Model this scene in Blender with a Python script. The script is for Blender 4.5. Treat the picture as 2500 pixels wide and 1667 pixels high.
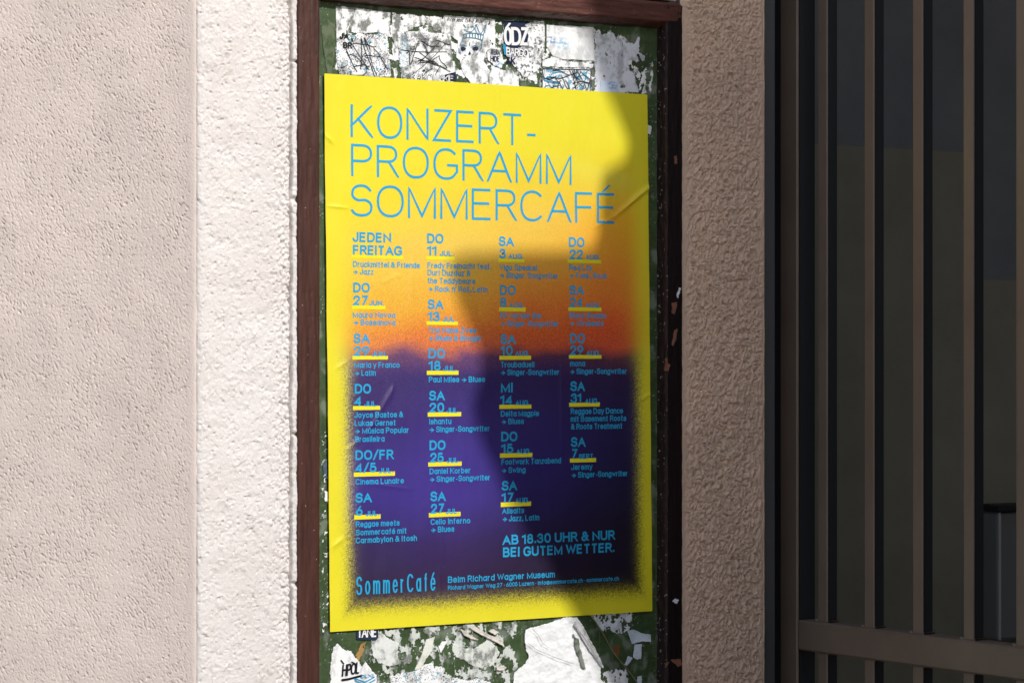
import bpy, math, random
import numpy as np
from mathutils import Vector

for o in list(bpy.data.objects):
    bpy.data.objects.remove(o)
scene = bpy.context.scene
C = scene.collection

# ---------------------------------------------------------------- camera, sky, sun
F = 6350.0            # focal length in photo pixels (photo 2500 px wide)
CX, HY = 1250.0, 861.0
cam_d = bpy.data.cameras.new("camera")
cam_d.sensor_width = 36.0
cam_d.lens = 36.0 * F / 2500.0
cam_d.shift_y = (HY - 833.5) / 2500.0
cam_d.clip_start = 0.05
cam_d.clip_end = 500.0
cam = bpy.data.objects.new("camera", cam_d)
C.objects.link(cam)
cam.rotation_euler = (math.radians(90), 0, 0)
scene.camera = cam

TH = math.radians(32.3)                    # the poster wall recedes to the right
UX, UY = math.cos(TH), math.sin(TH)        # along the wall
NX, NY = math.sin(TH), -math.cos(TH)       # out of the wall
SU, SN, SZ = 0.20, 1.0, 0.74               # towards the sun: along, out, up
sun_vec = Vector((SU*UX + SN*NX, SU*UY + SN*NY, SZ)).normalized()
sun_el = math.asin(sun_vec.z)
sun_az = math.atan2(sun_vec.x, sun_vec.y)

world = bpy.data.worlds.new("World")
scene.world = world
world.use_nodes = True
wn = world.node_tree.nodes
wl = world.node_tree.links
bgn = wn.get("Background") or wn.new("ShaderNodeBackground")
sky = wn.new("ShaderNodeTexSky")
sky.sky_type = 'NISHITA'
sky.sun_disc = False
sky.sun_elevation = sun_el
sky.sun_rotation = sun_az
sky.air_density = 1.0
sky.dust_density = 2.0
wl.new(sky.outputs[0], bgn.inputs[0])
bgn.inputs[1].default_value = 0.15

sl = bpy.data.lights.new("sun", 'SUN')
sl.energy = 2.95
sl.angle = math.radians(0.65)
sl.color = (1.0, 0.972, 0.935)
so = bpy.data.objects.new("sun", sl)
C.objects.link(so)
so.rotation_euler = sun_vec.to_track_quat('Z', 'Y').to_euler()

vs = scene.view_settings
vs.view_transform = 'Standard'
vs.look = 'None'
vs.gamma = 1.0
vs.exposure = 0.15
vs.use_curve_mapping = False

# ---------------------------------------------------------------- numpy noise
def _h(ix, iy, seed):
    x = (ix.astype(np.int64) * 374761393 + iy.astype(np.int64) * 668265263 + seed * 974711) & 0xffffffff
    x = ((x ^ (x >> 13)) * 1274126177) & 0xffffffff
    x = x ^ (x >> 16)
    return (x & 0xffffff) / float(0xffffff)

def perlin(x, y, seed=0):
    x = np.asarray(x, float); y = np.asarray(y, float)
    ix = np.floor(x); iy = np.floor(y)
    fx = x - ix; fy = y - iy
    sx = fx*fx*fx*(fx*(fx*6-15)+10); sy = fy*fy*fy*(fy*(fy*6-15)+10)
    def g(dx, dy):
        a = _h(ix+dx, iy+dy, seed) * 2*math.pi
        return np.cos(a)*(fx-dx) + np.sin(a)*(fy-dy)
    a = g(0,0); b = g(1,0); c = g(0,1); d = g(1,1)
    return (a + (b-a)*sx + ((c + (d-c)*sx) - (a + (b-a)*sx))*sy) * 1.5

def fbm(x, y, oct=4, seed=0, gain=0.5):
    s = 0; a = 1.0; t = 0
    for i in range(oct):
        s = s + a*perlin(x*2**i + 13.7*i, y*2**i - 7.1*i, seed+i*17)
        t += a; a *= gain
    return s/t*1.4

def sstep(a, b, x):
    t = np.clip((x-a)/(b-a), 0, 1)
    return t*t*(3-2*t)

def lin(c):
    c = np.asarray(c, float)/255.0
    return np.where(c <= 0.04045, c/12.92, ((c+0.055)/1.055)**2.4)

# ---------------------------------------------------------------- wall frame: u along, v up, o out
AW = 4.137
KW = -math.tan(TH)/F
def P(u, v, o):
    return (u*UX + o*NX, AW + u*UY + o*NY, v)
def Pn(u, v, o):
    u, v, o = np.broadcast_arrays(np.asarray(u, float), np.asarray(v, float), np.asarray(o, float))
    return np.stack([u*UX + o*NX, AW + u*UY + o*NY, v], -1)
def uv(px, py, o=0.0):
    """photo pixel -> point on the plane at distance o in front of the board"""
    xp = px - CX
    a = AW - o/math.cos(TH)
    Z = a/(1 + KW*xp)
    X = xp/F*Z
    return X*UX + (Z-AW)*UY, -(py-HY)/F*Z

# gate frame: g along the gate (towards the camera), v up, q out (facing left)
BG = math.atan(2.179e-4*F)
AG = 5.14
DX, DY = math.cos(BG), -math.sin(BG)
QX, QY = -math.sin(BG), -math.cos(BG)
def PG(g, v, q):
    return (g*DX + q*QX, AG + g*DY + q*QY, v)
def gx(px):
    xp = px - CX
    Z = AG/(1 + 2.179e-4*xp)
    return (xp/F*Z)/DX
def gv(px, py):
    xp = px - CX
    return -(py-HY)/F*AG/(1 + 2.179e-4*xp)

# ---------------------------------------------------------------- object helpers
def link(name, me, parent=None, m=None, **props):
    o = bpy.data.objects.new(name, me)
    C.objects.link(o)
    if m is not None and me is not None and not me.materials:
        me.materials.append(m)
    if parent is not None:
        o.parent = parent
    for k, v in props.items():
        o[k] = v
    return o

def empty(name, label=None, category=None, loc=(0, 0, 0), **props):
    # children are built in world coordinates, so the thing's origin stays at the world origin unless moved
    o = bpy.data.objects.new(name, None)
    o.empty_display_size = 0.05
    C.objects.link(o)
    if label: o["label"] = label
    if category: o["category"] = category
    for k, v in props.items():
        o[k] = v
    return o

def mesh_np(name, verts, faces, cols=None, smooth=True):
    verts = np.asarray(verts, np.float32).reshape(-1, 3)
    me = bpy.data.meshes.new(name)
    if isinstance(faces, np.ndarray):
        nf, k = faces.shape
        me.vertices.add(len(verts)); me.vertices.foreach_set("co", verts.ravel())
        me.loops.add(nf*k); me.loops.foreach_set("vertex_index", faces.ravel().astype(np.int32))
        me.polygons.add(nf)
        me.polygons.foreach_set("loop_start", (np.arange(nf)*k).astype(np.int32))
        me.polygons.foreach_set("loop_total", np.full(nf, k, np.int32))
        me.update(calc_edges=True)
    else:
        me.from_pydata(verts.tolist(), [], faces)
        me.update()
    if smooth:
        me.polygons.foreach_set("use_smooth", np.ones(len(me.polygons), bool))
    if cols is not None:
        ca = me.color_attributes.new("Col", 'FLOAT_COLOR', 'POINT')
        c4 = np.ones((len(verts), 4), np.float32); c4[:, :3] = cols.reshape(-1, 3)
        ca.data.foreach_set("color", c4.ravel())
    return me

def grid_faces(nu, nv):
    i = np.arange(nu-1)[None, :]; j = np.arange(nv-1)[:, None]
    a = (j*nu + i).ravel()
    return np.stack([a, a+1, a+1+nu, a+nu], 1)

def box(bv, bf, f, a0, a1, b0, b1, c0, c1, bev=0.0):
    """a box in a frame function f(a,v,c) with chamfered vertical-run edges"""
    n = len(bv)
    if bev <= 0:
        for c in (c0, c1):
            for (a, b) in ((a0, b0), (a1, b0), (a1, b1), (a0, b1)):
                bv.append(f(a, b, c))
        for q in ((0,3,2,1),(4,5,6,7),(0,1,5,4),(1,2,6,5),(2,3,7,6),(3,0,4,7)):
            bf.append(tuple(n+i for i in q))
        return
    # 24-vert chamfered box
    idx = {}
    for sx in (0, 1):
        for sy in (0, 1):
            for sz in (0, 1):
                A = (a0, a1)[sx]; B = (b0, b1)[sy]; D = (c0, c1)[sz]
                ia = A + bev*(1-2*sx); ib = B + bev*(1-2*sy); ic = D + bev*(1-2*sz)
                idx[(sx,sy,sz,0)] = len(bv); bv.append(f(A, ib, ic))
                idx[(sx,sy,sz,1)] = len(bv); bv.append(f(ia, B, ic))
                idx[(sx,sy,sz,2)] = len(bv); bv.append(f(ia, ib, D))
    q = lambda *k: bf.append(tuple(idx[i] for i in k))
    for s in (0, 1):
        q((s,0,0,0),(s,1,0,0),(s,1,1,0),(s,0,1,0))
        q((0,s,0,1),(1,s,0,1),(1,s,1,1),(0,s,1,1))
        q((0,0,s,2),(1,0,s,2),(1,1,s,2),(0,1,s,2))
    for s in (0, 1):
        for t in (0, 1):
            q((s,t,0,0),(s,t,1,0),(s,t,1,1),(s,t,0,1))
            q((s,0,t,0),(s,1,t,0),(s,1,t,2),(s,0,t,2))
            q((0,s,t,1),(1,s,t,1),(1,s,t,2),(0,s,t,2))
            for w in (0, 1):
                pass
    for sx in (0, 1):
        for sy in (0, 1):
            for sz in (0, 1):
                q((sx,sy,sz,0),(sx,sy,sz,1),(sx,sy,sz,2))

def boxobj(name, f, rng, m, parent=None, bev=0.0, **props):
    bv, bf = [], []
    box(bv, bf, f, *rng, bev)
    me = bpy.data.meshes.new(name)
    me.from_pydata(bv, [], bf); me.update()
    import bmesh
    bm = bmesh.new(); bm.from_mesh(me)
    bmesh.ops.recalc_face_normals(bm, faces=bm.faces)
    bm.to_mesh(me); bm.free()
    return link(name, me, parent, m, **props)

# ---------------------------------------------------------------- materials
def mat(name, color=(.5,.5,.5), rough=.8, attr=False, bump=None, vary=None, spec=0.5, metal=0.0, stretch=(1,1,1), nscale=40, spots=None):
    m = bpy.data.materials.new(name)
    m.use_nodes = True
    nt = m.node_tree; N = nt.nodes; L = nt.links
    b = N["Principled BSDF"]
    b.inputs["Roughness"].default_value = rough
    b.inputs["Metallic"].default_value = metal
    b.inputs["Specular IOR Level"].default_value = spec
    tc = N.new("ShaderNodeTexCoord")
    mp = N.new("ShaderNodeMapping"); mp.inputs["Scale"].default_value = stretch
    L.new(tc.outputs["Object"], mp.inputs["Vector"])
    if attr:
        a = N.new("ShaderNodeVertexColor"); a.layer_name = "Col"
        src = a.outputs["Color"]
    else:
        r = N.new("ShaderNodeRGB"); r.outputs[0].default_value = (*color, 1)
        src = r.outputs[0]
    if vary:
        no = N.new("ShaderNodeTexNoise"); no.inputs["Scale"].default_value = nscale
        no.inputs["Detail"].default_value = 6; no.inputs["Roughness"].default_value = .65
        L.new(mp.outputs[0], no.inputs["Vector"])
        cr = N.new("ShaderNodeValToRGB")
        cr.color_ramp.elements[0].position = .3; cr.color_ramp.elements[1].position = .7
        cr.color_ramp.elements[0].color = (*vary[0], 1); cr.color_ramp.elements[1].color = (*vary[1], 1)
        L.new(no.outputs["Fac"], cr.inputs["Fac"])
        mx = N.new("ShaderNodeMix"); mx.data_type = 'RGBA'; mx.blend_type = 'MULTIPLY'
        mx.inputs["Factor"].default_value = 1
        L.new(src, mx.inputs["A"]); L.new(cr.outputs["Color"], mx.inputs["B"])
        src = mx.outputs["Result"]
    if spots:
        sc, thr, col = spots
        no = N.new("ShaderNodeTexNoise"); no.inputs["Scale"].default_value = sc
        no.inputs["Detail"].default_value = 3
        L.new(tc.outputs["Object"], no.inputs["Vector"])
        cr = N.new("ShaderNodeValToRGB")
        cr.color_ramp.elements[0].position = thr; cr.color_ramp.elements[1].position = thr+.015
        cr.color_ramp.elements[0].color = (0,0,0,1); cr.color_ramp.elements[1].color = (1,1,1,1)
        L.new(no.outputs["Fac"], cr.inputs["Fac"])
        mx = N.new("ShaderNodeMix"); mx.data_type = 'RGBA'
        L.new(cr.outputs["Color"], mx.inputs["Factor"])
        L.new(src, mx.inputs["A"]); mx.inputs["B"].default_value = (*col, 1)
        src = mx.outputs["Result"]
    L.new(src, b.inputs["Base Color"])
    if bump:
        sc, st, dist = bump
        no = N.new("ShaderNodeTexNoise"); no.inputs["Scale"].default_value = sc
        no.inputs["Detail"].default_value = 5; no.inputs["Roughness"].default_value = .6
        L.new(mp.outputs[0], no.inputs["Vector"])
        bp = N.new("ShaderNodeBump"); bp.inputs["Strength"].default_value = st
        bp.inputs["Distance"].default_value = dist
        L.new(no.outputs["Fac"], bp.inputs["Height"])
        L.new(bp.outputs["Normal"], b.inputs["Normal"])
    return m

M_side = mat("side_plaster", (.655,.572,.525), .9, vary=((.90,.89,.88),(1.04,1.03,1.02)), nscale=9, bump=(420,.6,.0012), spec=.2)
M_white = mat("white_plaster", (.68,.648,.63), .85, vary=((.94,.92,.90),(1.03,1.03,1.03)), nscale=11, bump=(380,.6,.001), spec=.25)
M_tan = mat("tan_plaster", (.70,.51,.385), .7, vary=((.88,.88,.88),(1.08,1.06,1.04)), nscale=7, bump=(300,.5,.0008), spec=.35)
M_frame = mat("brown_paint", (.060,.024,.0185), .45, vary=((.68,.64,.62),(1.35,1.3,1.25)), stretch=(1,1,.07), nscale=120, bump=(150,.45,.001), spec=.28, spots=(230,.735,(.45,.33,.27)))
M_framet = mat("brown_paint_top", (.095,.036,.028), .45, vary=((.68,.64,.62),(1.35,1.3,1.25)), stretch=(.15,.15,1), nscale=120, bump=(150,.5,.0012), spec=.3, spots=(230,.73,(.45,.33,.27)))
M_framed = mat("shaded_frame_paint", (.008,.003,.003), .6, vary=((.6,.6,.6),(1.4,1.4,1.4)), stretch=(1,1,.1), nscale=90, bump=(150,.3,.001), spec=.25)  # frame brown darkened to hold the right rail's shade
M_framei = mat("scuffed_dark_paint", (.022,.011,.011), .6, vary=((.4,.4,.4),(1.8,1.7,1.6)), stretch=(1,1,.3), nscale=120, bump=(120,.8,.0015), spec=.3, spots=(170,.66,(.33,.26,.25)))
M_wood = mat("bare_wood", (.24,.095,.06), .8, vary=((.7,.7,.7),(1.2,1.2,1.2)), nscale=80)
M_print = mat("printed_paper", attr=True, rough=.5, spec=.3, bump=(900,.06,.0003))
M_scrap = mat("torn_paper", attr=True, rough=.75, spec=.25, bump=(500,.35,.0006))
M_gate = mat("gate_paint", (.195,.142,.105), .42, vary=((.82,.8,.78),(1.12,1.12,1.1)), nscale=5, bump=(500,.08,.0004), spec=.5, spots=(420,.80,(.4,.38,.36)))
M_jamb = mat("dark_grey_metal", (.075,.075,.075), .5, vary=((.9,.9,.9),(1.1,1.1,1.1)), nscale=6)
def ink(name, c, rough=.5):
    return mat(name, tuple(lin(c)*.84), rough, spec=.3)
M_blue = ink("blue_ink", (40,170,222))
M_yel = ink("yellow_ink", (252,238,36))
M_black = ink("black_ink", (18,18,26), .6)
M_navy = ink("navy_ink", (24,40,70), .6)
M_cyan = ink("cyan_ink", (40,160,205), .6)
M_whi = mat("white_ink", (.78,.79,.79), .6)
M_teal = ink("faded_teal_ink", (70,135,165), .6)

# ---------------------------------------------------------------- big structure: walls
def surf(name, u0, u1, v0, v1, step, hf, m, parent, f=Pn, edge0=None, edge1=None, colf=None):
    nu = max(2, int((u1-u0)/step)+1); nv = max(2, int((v1-v0)/step)+1)
    t = np.linspace(0, 1, nu)[None, :]; v = np.linspace(v0, v1, nv)[:, None]
    a = u0 if edge0 is None else edge0(v)
    b = u1 if edge1 is None else edge1(v)
    U = a + (b-a)*t; V = v + 0*t
    O = hf(U, V)
    co = f(U, V, O)
    return link(name, mesh_np(name, co, grid_faces(nu, nv), None if colf is None else colf(U, V)), parent, m)

WO = 0.022      # plaster surface in front of the board
VT, VB = .62, -.60
uC0 = uv(484, HY, WO)[0]         # outer corner at the left
uF0 = uv(728, HY, WO)[0]         # plaster meets the frame
uF1 = uv(1667, HY, WO+.004)[0]
uC1 = uv(1872, HY, WO)[0]        # inner corner by the gate

poster_wall = empty("plaster_wall", "white and tan rough plaster wall around the brown framed notice board", "wall")

def h_white(U, V):
    wu = U + .003*perlin(U/.03, V/.03, 5); wv = V + .003*perlin(U/.03, V/.03, 6)
    h = .0012*fbm(wu/.035, wv/.035, 2, 1) + .00075*perlin(wu/.0085, wv/.0105, 2) + .00065*perlin(wu/.0045, wv/.0055, 3) + .00035*perlin(wu/.0024, wv/.0028, 4)
    h += .0016*np.clip(perlin(wu/.0075, wv/.0085, 9)-.25, 0, 1)
    h = h*(.45 + 1.1*sstep(-.45, .55, fbm(U/.022, V/.03, 3, 17))) - .0006*np.abs(perlin(wu/.0035, wv/.004, 18))
    px = (uF0-U)/.00076                       # about photo pixels left of the frame
    rough = sstep(70, 15, px)
    h += rough*.0026*perlin(wu/.0045, wv/.006, 8) - .0035*rough*(.5+.5*perlin(V/.05, U/.02, 16))
    h -= .012*np.clip(perlin(wu/.0060, wv/.0068, 7) - (.52-.30*rough), 0, .25)
    gl = 15 + 3*perlin(V/.05, V*0, 11) + 1.5*perlin(V/.012, V*0, 12)
    gd = .35 + .65*sstep(-.2, .4, perlin(V/.06, V*0+3, 13))
    h -= .030*gd*np.exp(-((px-gl)/2.0)**2)
    lip = sstep(gl, gl-3, px)
    h = h*(1-.65*lip) + lip*(.0008+.0012*perlin(V/.04, U*0, 14))
    # broken places in the lip
    for (yy, w) in ((487, 6), (1425, 5), (150, 3), (1060, 4)):
        vc = uv(715, yy, WO)[1]
        h -= lip*.006*np.exp(-((V-vc)/(w*.00065))**2)
    d = U-uC0
    h -= .004*np.exp(-np.clip(d, 0, 1)/.0035)
    return WO + h
def e_lip(v):
    e = uF0 + .0016*perlin(v/.05, v*0, 21) + .0008*perlin(v/.012, v*0, 22)
    vc = uv(728, 375, WO)[1]
    e = e + .0075*np.exp(-((v-vc)/.035)**4)
    vc2 = uv(728, 1180, WO)[1]
    return e + .003*np.exp(-((v-vc2)/.05)**2)
surf("white_plaster", uC0, uF0, VB, VT, .0011, h_white, M_white, poster_wall, edge1=e_lip)

def h_tan(U, V):
    wu = U + .004*perlin(U/.018, V/.018, 31); wv = V + .004*perlin(U/.018, V/.018, 32)
    r1 = 1 - 2*np.abs(perlin(wu/.0078, wv/.0150, 33))
    r2 = 1 - 2*np.abs(perlin(wu/.0046, wv/.0080, 34))
    n = perlin(wu/.0062, wv/.0095, 35) + .6*perlin(wu/.012, wv/.02, 45)
    h = .0030*n - .0075*np.clip(r1-.50, 0, 1) - .0060*np.clip(r2-.55, 0, 1) + .0010*perlin(wu/.0035, wv/.0045, 36)
    d0 = (U-uF1)/.00080; d1 = (uC1-U)/.00080
    wob = 6*perlin(V/.04, V*0, 37) + 3*perlin(V/.012, V*0, 38)
    k = sstep(8, 34, d0+wob)*sstep(4, 26, d1+wob*.6)
    h = h*(.12+.88*k) - .0012*(1-k) + .0010*(1-k)*perlin(U/.01, V/.06, 39)
    gl = 7+1.2*perlin(V/.03, V*0, 40)
    h -= .0060*np.exp(-((d1-gl)/1.3)**2)*sstep(-.3, .2, perlin(V/.04, V*0, 41))
    # hairline crack by the gate
    vc = uv(1840, 1240, WO)[1] + .0015*perlin(U/.01, U*0, 42)
    h -= .002*np.exp(-((V-vc)/.0007)**2)*sstep(70, 30, d1)
    h -= .006*np.exp(-np.clip(uC1-U, 0, 1)/.0025) + .003*np.exp(-np.clip(U-uF1, 0, 1)/.003)
    return WO + h
surf("tan_plaster", uF1, uC1, VB, VT, .0011, h_tan, M_tan, poster_wall,
     edge0=lambda v: uF1+.0010*perlin(v/.02, v*0, 43), edge1=lambda v: uC1+.0010*perlin(v/.008, v*0, 44))
# masonry behind, and the plaster outside the frame above and below
boxobj("masonry", P, (uC0+.004, uC1-.003, -2.4, 2.6, -.30, -.012), M_white, poster_wall)
boxobj("plaster_field", P, (uC0+.003, uF0+.01, VT, 2.6, -.011, WO), M_white, poster_wall)
boxobj("plaster_field", P, (uF1-.01, uC1-.001, VT, 2.6, -.011, WO), M_tan, poster_wall)
boxobj("plaster_field", P, (uC0+.003, uF0+.01, -2.4, VB, -.011, WO), M_white, poster_wall)
boxobj("plaster_field", P, (uF1-.01, uC1-.001, -2.4, VB, -.011, WO), M_tan, poster_wall)
vT1 = 889*(AW-.026/math.cos(TH))/F
boxobj("plaster_field", P, (uF0+.011, .05, vT1+.004, 2.6, -.011, WO), M_white, poster_wall)
boxobj("plaster_field", P, (.0505, uF1-.011, vT1+.004, 2.6, -.011, WO-.001), M_tan, poster_wall)
boxobj("plaster_field", P, (uF0+.011, uF1-.011, -2.4, -.98, -.011, WO), M_white, poster_wall)
boxobj("plaster_reveal", P, (uC1-.0028, uC1-.0005, -2.4, 2.6, -.28, WO-.006), M_tan, poster_wall)

# the wall to the left of the corner, turned almost square to the camera
corner = P(uC0, 0, WO-.003)
TA = math.radians(-7.0)
AXx, AXy = math.cos(TA), math.sin(TA); ANx, ANy = math.sin(TA), -math.cos(TA)
def PA(a, v, o):
    a, v, o = np.broadcast_arrays(np.asarray(a, float), np.asarray(v, float), np.asarray(o, float))
    return np.stack([corner[0] + a*AXx + o*ANx, corner[1] + a*AXy + o*ANy, v], -1)
def PAt(a, v, o): return tuple(PA(a, v, o).tolist())
left_wall = empty("plaster_wall", "pinkish grey wall with pitted plaster, left of the bright white strip", "wall")
def h_side(U, V):
    ca, sa = math.cos(math.radians(62)), math.sin(math.radians(62))
    a = U*ca - V*sa; b = U*sa + V*ca         # a runs down and to the right
    wa = a + .002*perlin(U/.02, V/.02, 51); wb = b + .0015*perlin(U/.02, V/.02, 52)
    h = .0006*fbm(U/.06, V/.06, 2, 53) + (.00016*perlin(wa/.009, wb/.0045, 54) + .00020*perlin(wa/.0045, wb/.0024, 55))*(.6+.8*sstep(-.3, .5, perlin(U/.035, V/.045, 60)))
    dens = .42 + .07*perlin(U/.05, V/.06, 56)
    md = .75 + .5*sstep(-.4, .5, fbm(U/.05, V/.07, 3, 59))
    h -= md*.011*np.clip(perlin(wa/.0080, wb/.0021, 57)-dens-.03, 0, .12)
    h -= md*.010*np.clip(perlin(wa/.0050, wb/.0016, 58)-dens-.02, 0, .12)
    h *= 1 - .7*sstep(-.022, -.006, U)
    h += .0006*sstep(-.02, -.004, U)
    h -= .004*np.exp(np.clip(U, -1, 0)/.002)
    return h
surf("pitted_plaster", -.335, 0, VB, VT, .00093, h_side, M_side, left_wall, f=PA)
boxobj("masonry", PAt, (-2.5, -.001, -2.4, 2.6, -.25, -.008), M_side, left_wall)
boxobj("plaster_field", PAt, (-2.5, -.335, -2.4, 2.6, -.0079, .0005), M_side, left_wall)

# ---------------------------------------------------------------- notice board
board = empty("notice_board", "tall green notice board in a chipped dark brown wooden frame", "notice board")
FO = .026
bu0 = uv(779, HY, 0)[0] - .012
bu1 = uv(1604, HY, 0)[0] + .012
vtop = 821*AW/F
def board_col(U, V):
    n = fbm(U/.05, V/.05, 4, 61); n2 = fbm(U/.008, V/.008, 3, 62)
    base = np.array([.040, .072, .024])[None, None, :]
    col = base*(1 + .45*n[..., None] + .25*n2[..., None])
    gr = np.array([.16, .18, .13])
    # scored grid lines
    wu = U + .0006*perlin(V/.03, U*0, 63); wv = V + .0006*perlin(U/.03, V*0, 64)
    per = .0125
    du = np.abs((wu/per) % 1 - .5)*per; dv = np.abs((wv/per) % 1 - .5)*per
    brk = sstep(-.25, .25, perlin(U/.02, V/.02, 65))
    ln = np.clip(np.exp(-(du/.00045)**2)*sstep(-.3, .2, perlin(wu/per*.5, V/.05, 66)) + np.exp(-(dv/.00045)**2)*brk*.8, 0, 1)*.45
    col = col*(1-ln[..., None]) + gr*ln[..., None]
    # smears of old paste
    sm = sstep(.12, .55, fbm(U/.028, V/.035, 5, 67))*.55
    col = col*(1-sm[..., None]) + np.array([.24, .27, .22])*sm[..., None]
    fl = sstep(.60, .66, perlin(U/.0028, V/.0030, 68))*.7*sstep(-.1, .3, perlin(U/.05, V/.05, 69))
    return col*(1-fl[..., None]) + np.array([.55, .58, .56])*fl[..., None]
M_board = mat("green_board", attr=True, rough=.55, bump=(260,.4,.0006), spec=.4)
boxobj("backing_panel", P, (bu0, bu1, -.95, -.6001, -.01, 0), mat("plain_green_board", (.045,.075,.03), .6), board)
surf("backing_panel", bu0, bu1, -.60, vtop+.02, .0014, lambda U, V: .0003*fbm(U/.03, V/.03, 3, 70), M_board, board, colf=board_col)

def rail(name, m, path, parent, n=500, seed=0, **props):
    """path: list of (offset-along, o) profile points swept along v or u; displaced for old paint"""
    pass
def rail_v(name, prof, v0, v1, mats, parent, seed, amp=.0006):
    """vertical rail: prof = [(u,o)...] open profile left to right"""
    nv = 900; v = np.linspace(v0, v1, nv)[:, None]
    pr = []
    for i in range(len(prof)-1):
        k = max(2, int(math.hypot(prof[i+1][0]-prof[i][0], prof[i+1][1]-prof[i][1])/.0018))
        for t in range(k):
            pr.append([prof[i][0]+(prof[i+1][0]-prof[i][0])*t/k, prof[i][1]+(prof[i+1][1]-prof[i][1])*t/k])
    pr.append(list(prof[-1])); pr = np.array(pr)
    U = pr[None, :, 0] + 0*v; O = pr[None, :, 1] + 0*v; V = v + 0*U
    s = np.arange(len(pr))*.0018
    d = amp*(fbm(s[None, :]/.006+V*0, V/.05, 3, seed) + .8*np.clip(perlin(s[None, :]/.003+V*0, V/.012, seed+1)-.3, 0, 1)*-2)
    O2 = O + d; U2 = U + amp*1.2*perlin(V/.02, s[None, :]/.01, seed+2)
    me = mesh_np(name, Pn(U2, V, O2), grid_faces(len(pr), nv))
    return link(name, me, parent, mats)
uL0 = uv(727, HY, FO)[0]; uL1 = uv(781.5, HY, FO)[0]
uR0 = uv(1627, HY, FO)[0]; uR1 = uv(1668.5, HY, FO)[0]
vT0 = 838*(AW-FO/math.cos(TH))/F; vBr = 820*AW/F; vT1 = 889*(AW-FO/math.cos(TH))/F
rail_v("frame_rail", [(uL0, 0.0), (uL0+.0006, FO-.002), (uL0+.003, FO), (uL1-.002, FO), (uL1, FO-.002), (uL1+.0003, .0002)], -.95, vT0+.01, M_frame, board, 71)
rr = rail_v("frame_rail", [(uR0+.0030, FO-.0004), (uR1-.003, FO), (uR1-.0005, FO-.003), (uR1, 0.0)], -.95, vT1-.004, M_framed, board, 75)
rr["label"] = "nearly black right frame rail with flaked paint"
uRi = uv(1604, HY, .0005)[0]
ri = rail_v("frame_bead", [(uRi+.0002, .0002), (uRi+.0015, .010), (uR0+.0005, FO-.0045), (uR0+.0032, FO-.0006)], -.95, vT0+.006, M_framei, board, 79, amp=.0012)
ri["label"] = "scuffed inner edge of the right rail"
# top rail: swept along u
def rail_h(name, prof, u0, u1, m, parent, seed, amp=.0008):
    nu = 420; u = np.linspace(u0, u1, nu)[:, None]
    pr = []
    for i in range(len(prof)-1):
        k = max(2, int(math.hypot(prof[i+1][0]-prof[i][0], prof[i+1][1]-prof[i][1])/.0016))
        for t in range(k):
            pr.append([prof[i][0]+(prof[i+1][0]-prof[i][0])*t/k, prof[i][1]+(prof[i+1][1]-prof[i][1])*t/k])
    pr.append(list(prof[-1])); pr = np.array(pr)
    V = pr[None, :, 0] + 0*u; O = pr[None, :, 1] + 0*u; U = u + 0*V
    s = np.arange(len(pr))*.0016
    d = amp*(fbm(U/.05, s[None, :]/.006+U*0, 3, seed) - 1.6*np.clip(perlin(U/.012, s[None, :]/.003+U*0, seed+1)-.3, 0, 1))
    V2 = V + amp*2.2*fbm(U/.018, s[None, :]/.012+U*0, 3, seed+2)*(s[None, :] < .025)
    me = mesh_np(name, Pn(U, V2, O+d), grid_faces(len(pr), nu)[:, ::-1].copy())
    return link(name, me, parent, m)
rail_h("frame_rail", [(vBr, .0004), (vBr+.0015, .012), (vT0-.001, FO-.003), (vT0+.001, FO), (vT1-.004, FO), (vT1, FO-.004), (vT1, 0)], uL0+.001, uR1-.0045, M_framet, board, 83)
# rounded outer corner block of the frame
nb = []; 
cv = [(uR1-.006, vT1-.0008), (uR1-.004, vT1-.0014), (uR1-.0022, vT1-.0035), (uR1-.001, vT1-.008)]
boxobj("frame_rail", P, (uL0, uR1, -.985, -.951, .0, FO), M_frame, board, .002)

# paint chips that show bare wood on the right rail
def jag_poly(pts, amp, n, seed):
    rnd = random.Random(seed); out = []
    for i in range(len(pts)):
        a = pts[i]; b = pts[(i+1) % len(pts)]
        for t in range(n):
            k = t/n
            out.append((a[0]+(b[0]-a[0])*k + rnd.uniform(-amp, amp)*(t > 0), a[1]+(b[1]-a[1])*k + rnd.uniform(-amp, amp)*(t > 0)))
    return out
def chip(pxpts, o, m, seed, parent, name="paint_chip", th=.0008):
    pp = [uv(x, y, o) for x, y in jag_poly(pxpts, 1.2, 4, seed)]
    n = len(pp)
    vts = [P(u, v, o+th) for u, v in pp] + [P(u, v, o-.001) for u, v in pp]
    fs = [list(range(n))[::-1]] + [[i, (i+1) % n, n+(i+1) % n, n+i] for i in range(n)]
    return link(name, mesh_np(name, vts, fs, smooth=False), parent, m)
chips = [([(1640,740),(1653,737),(1651,752),(1646,768),(1641,765)], M_wood),
         ([(1647,805),(1654,803),(1651,828),(1643,845),(1640,842)], M_wood),
         ([(1624,880),(1628,872),(1630,886),(1636,890),(1632,906),(1622,905)], M_wood),
         ([(1657,702),(1662,704),(1658,718),(1655,728),(1652,722)], M_whi),
         ([(1637,1609),(1662,1608),(1663,1622),(1655,1627),(1650,1621),(1645,1618)], M_wood),
         ([(1622,1617),(1634,1615),(1630,1622),(1625,1625)], M_wood),
         ([(1642,1467),(1648,1460),(1657,1464),(1652,1473),(1647,1471)], M_whi),
         ([(1645,382),(1651,380),(1653,400),(1648,402)], M_wood)]
for i, (pp, m) in enumerate(chips):
    chip(pp, FO+.0003, m, 100+i, rr)

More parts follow.
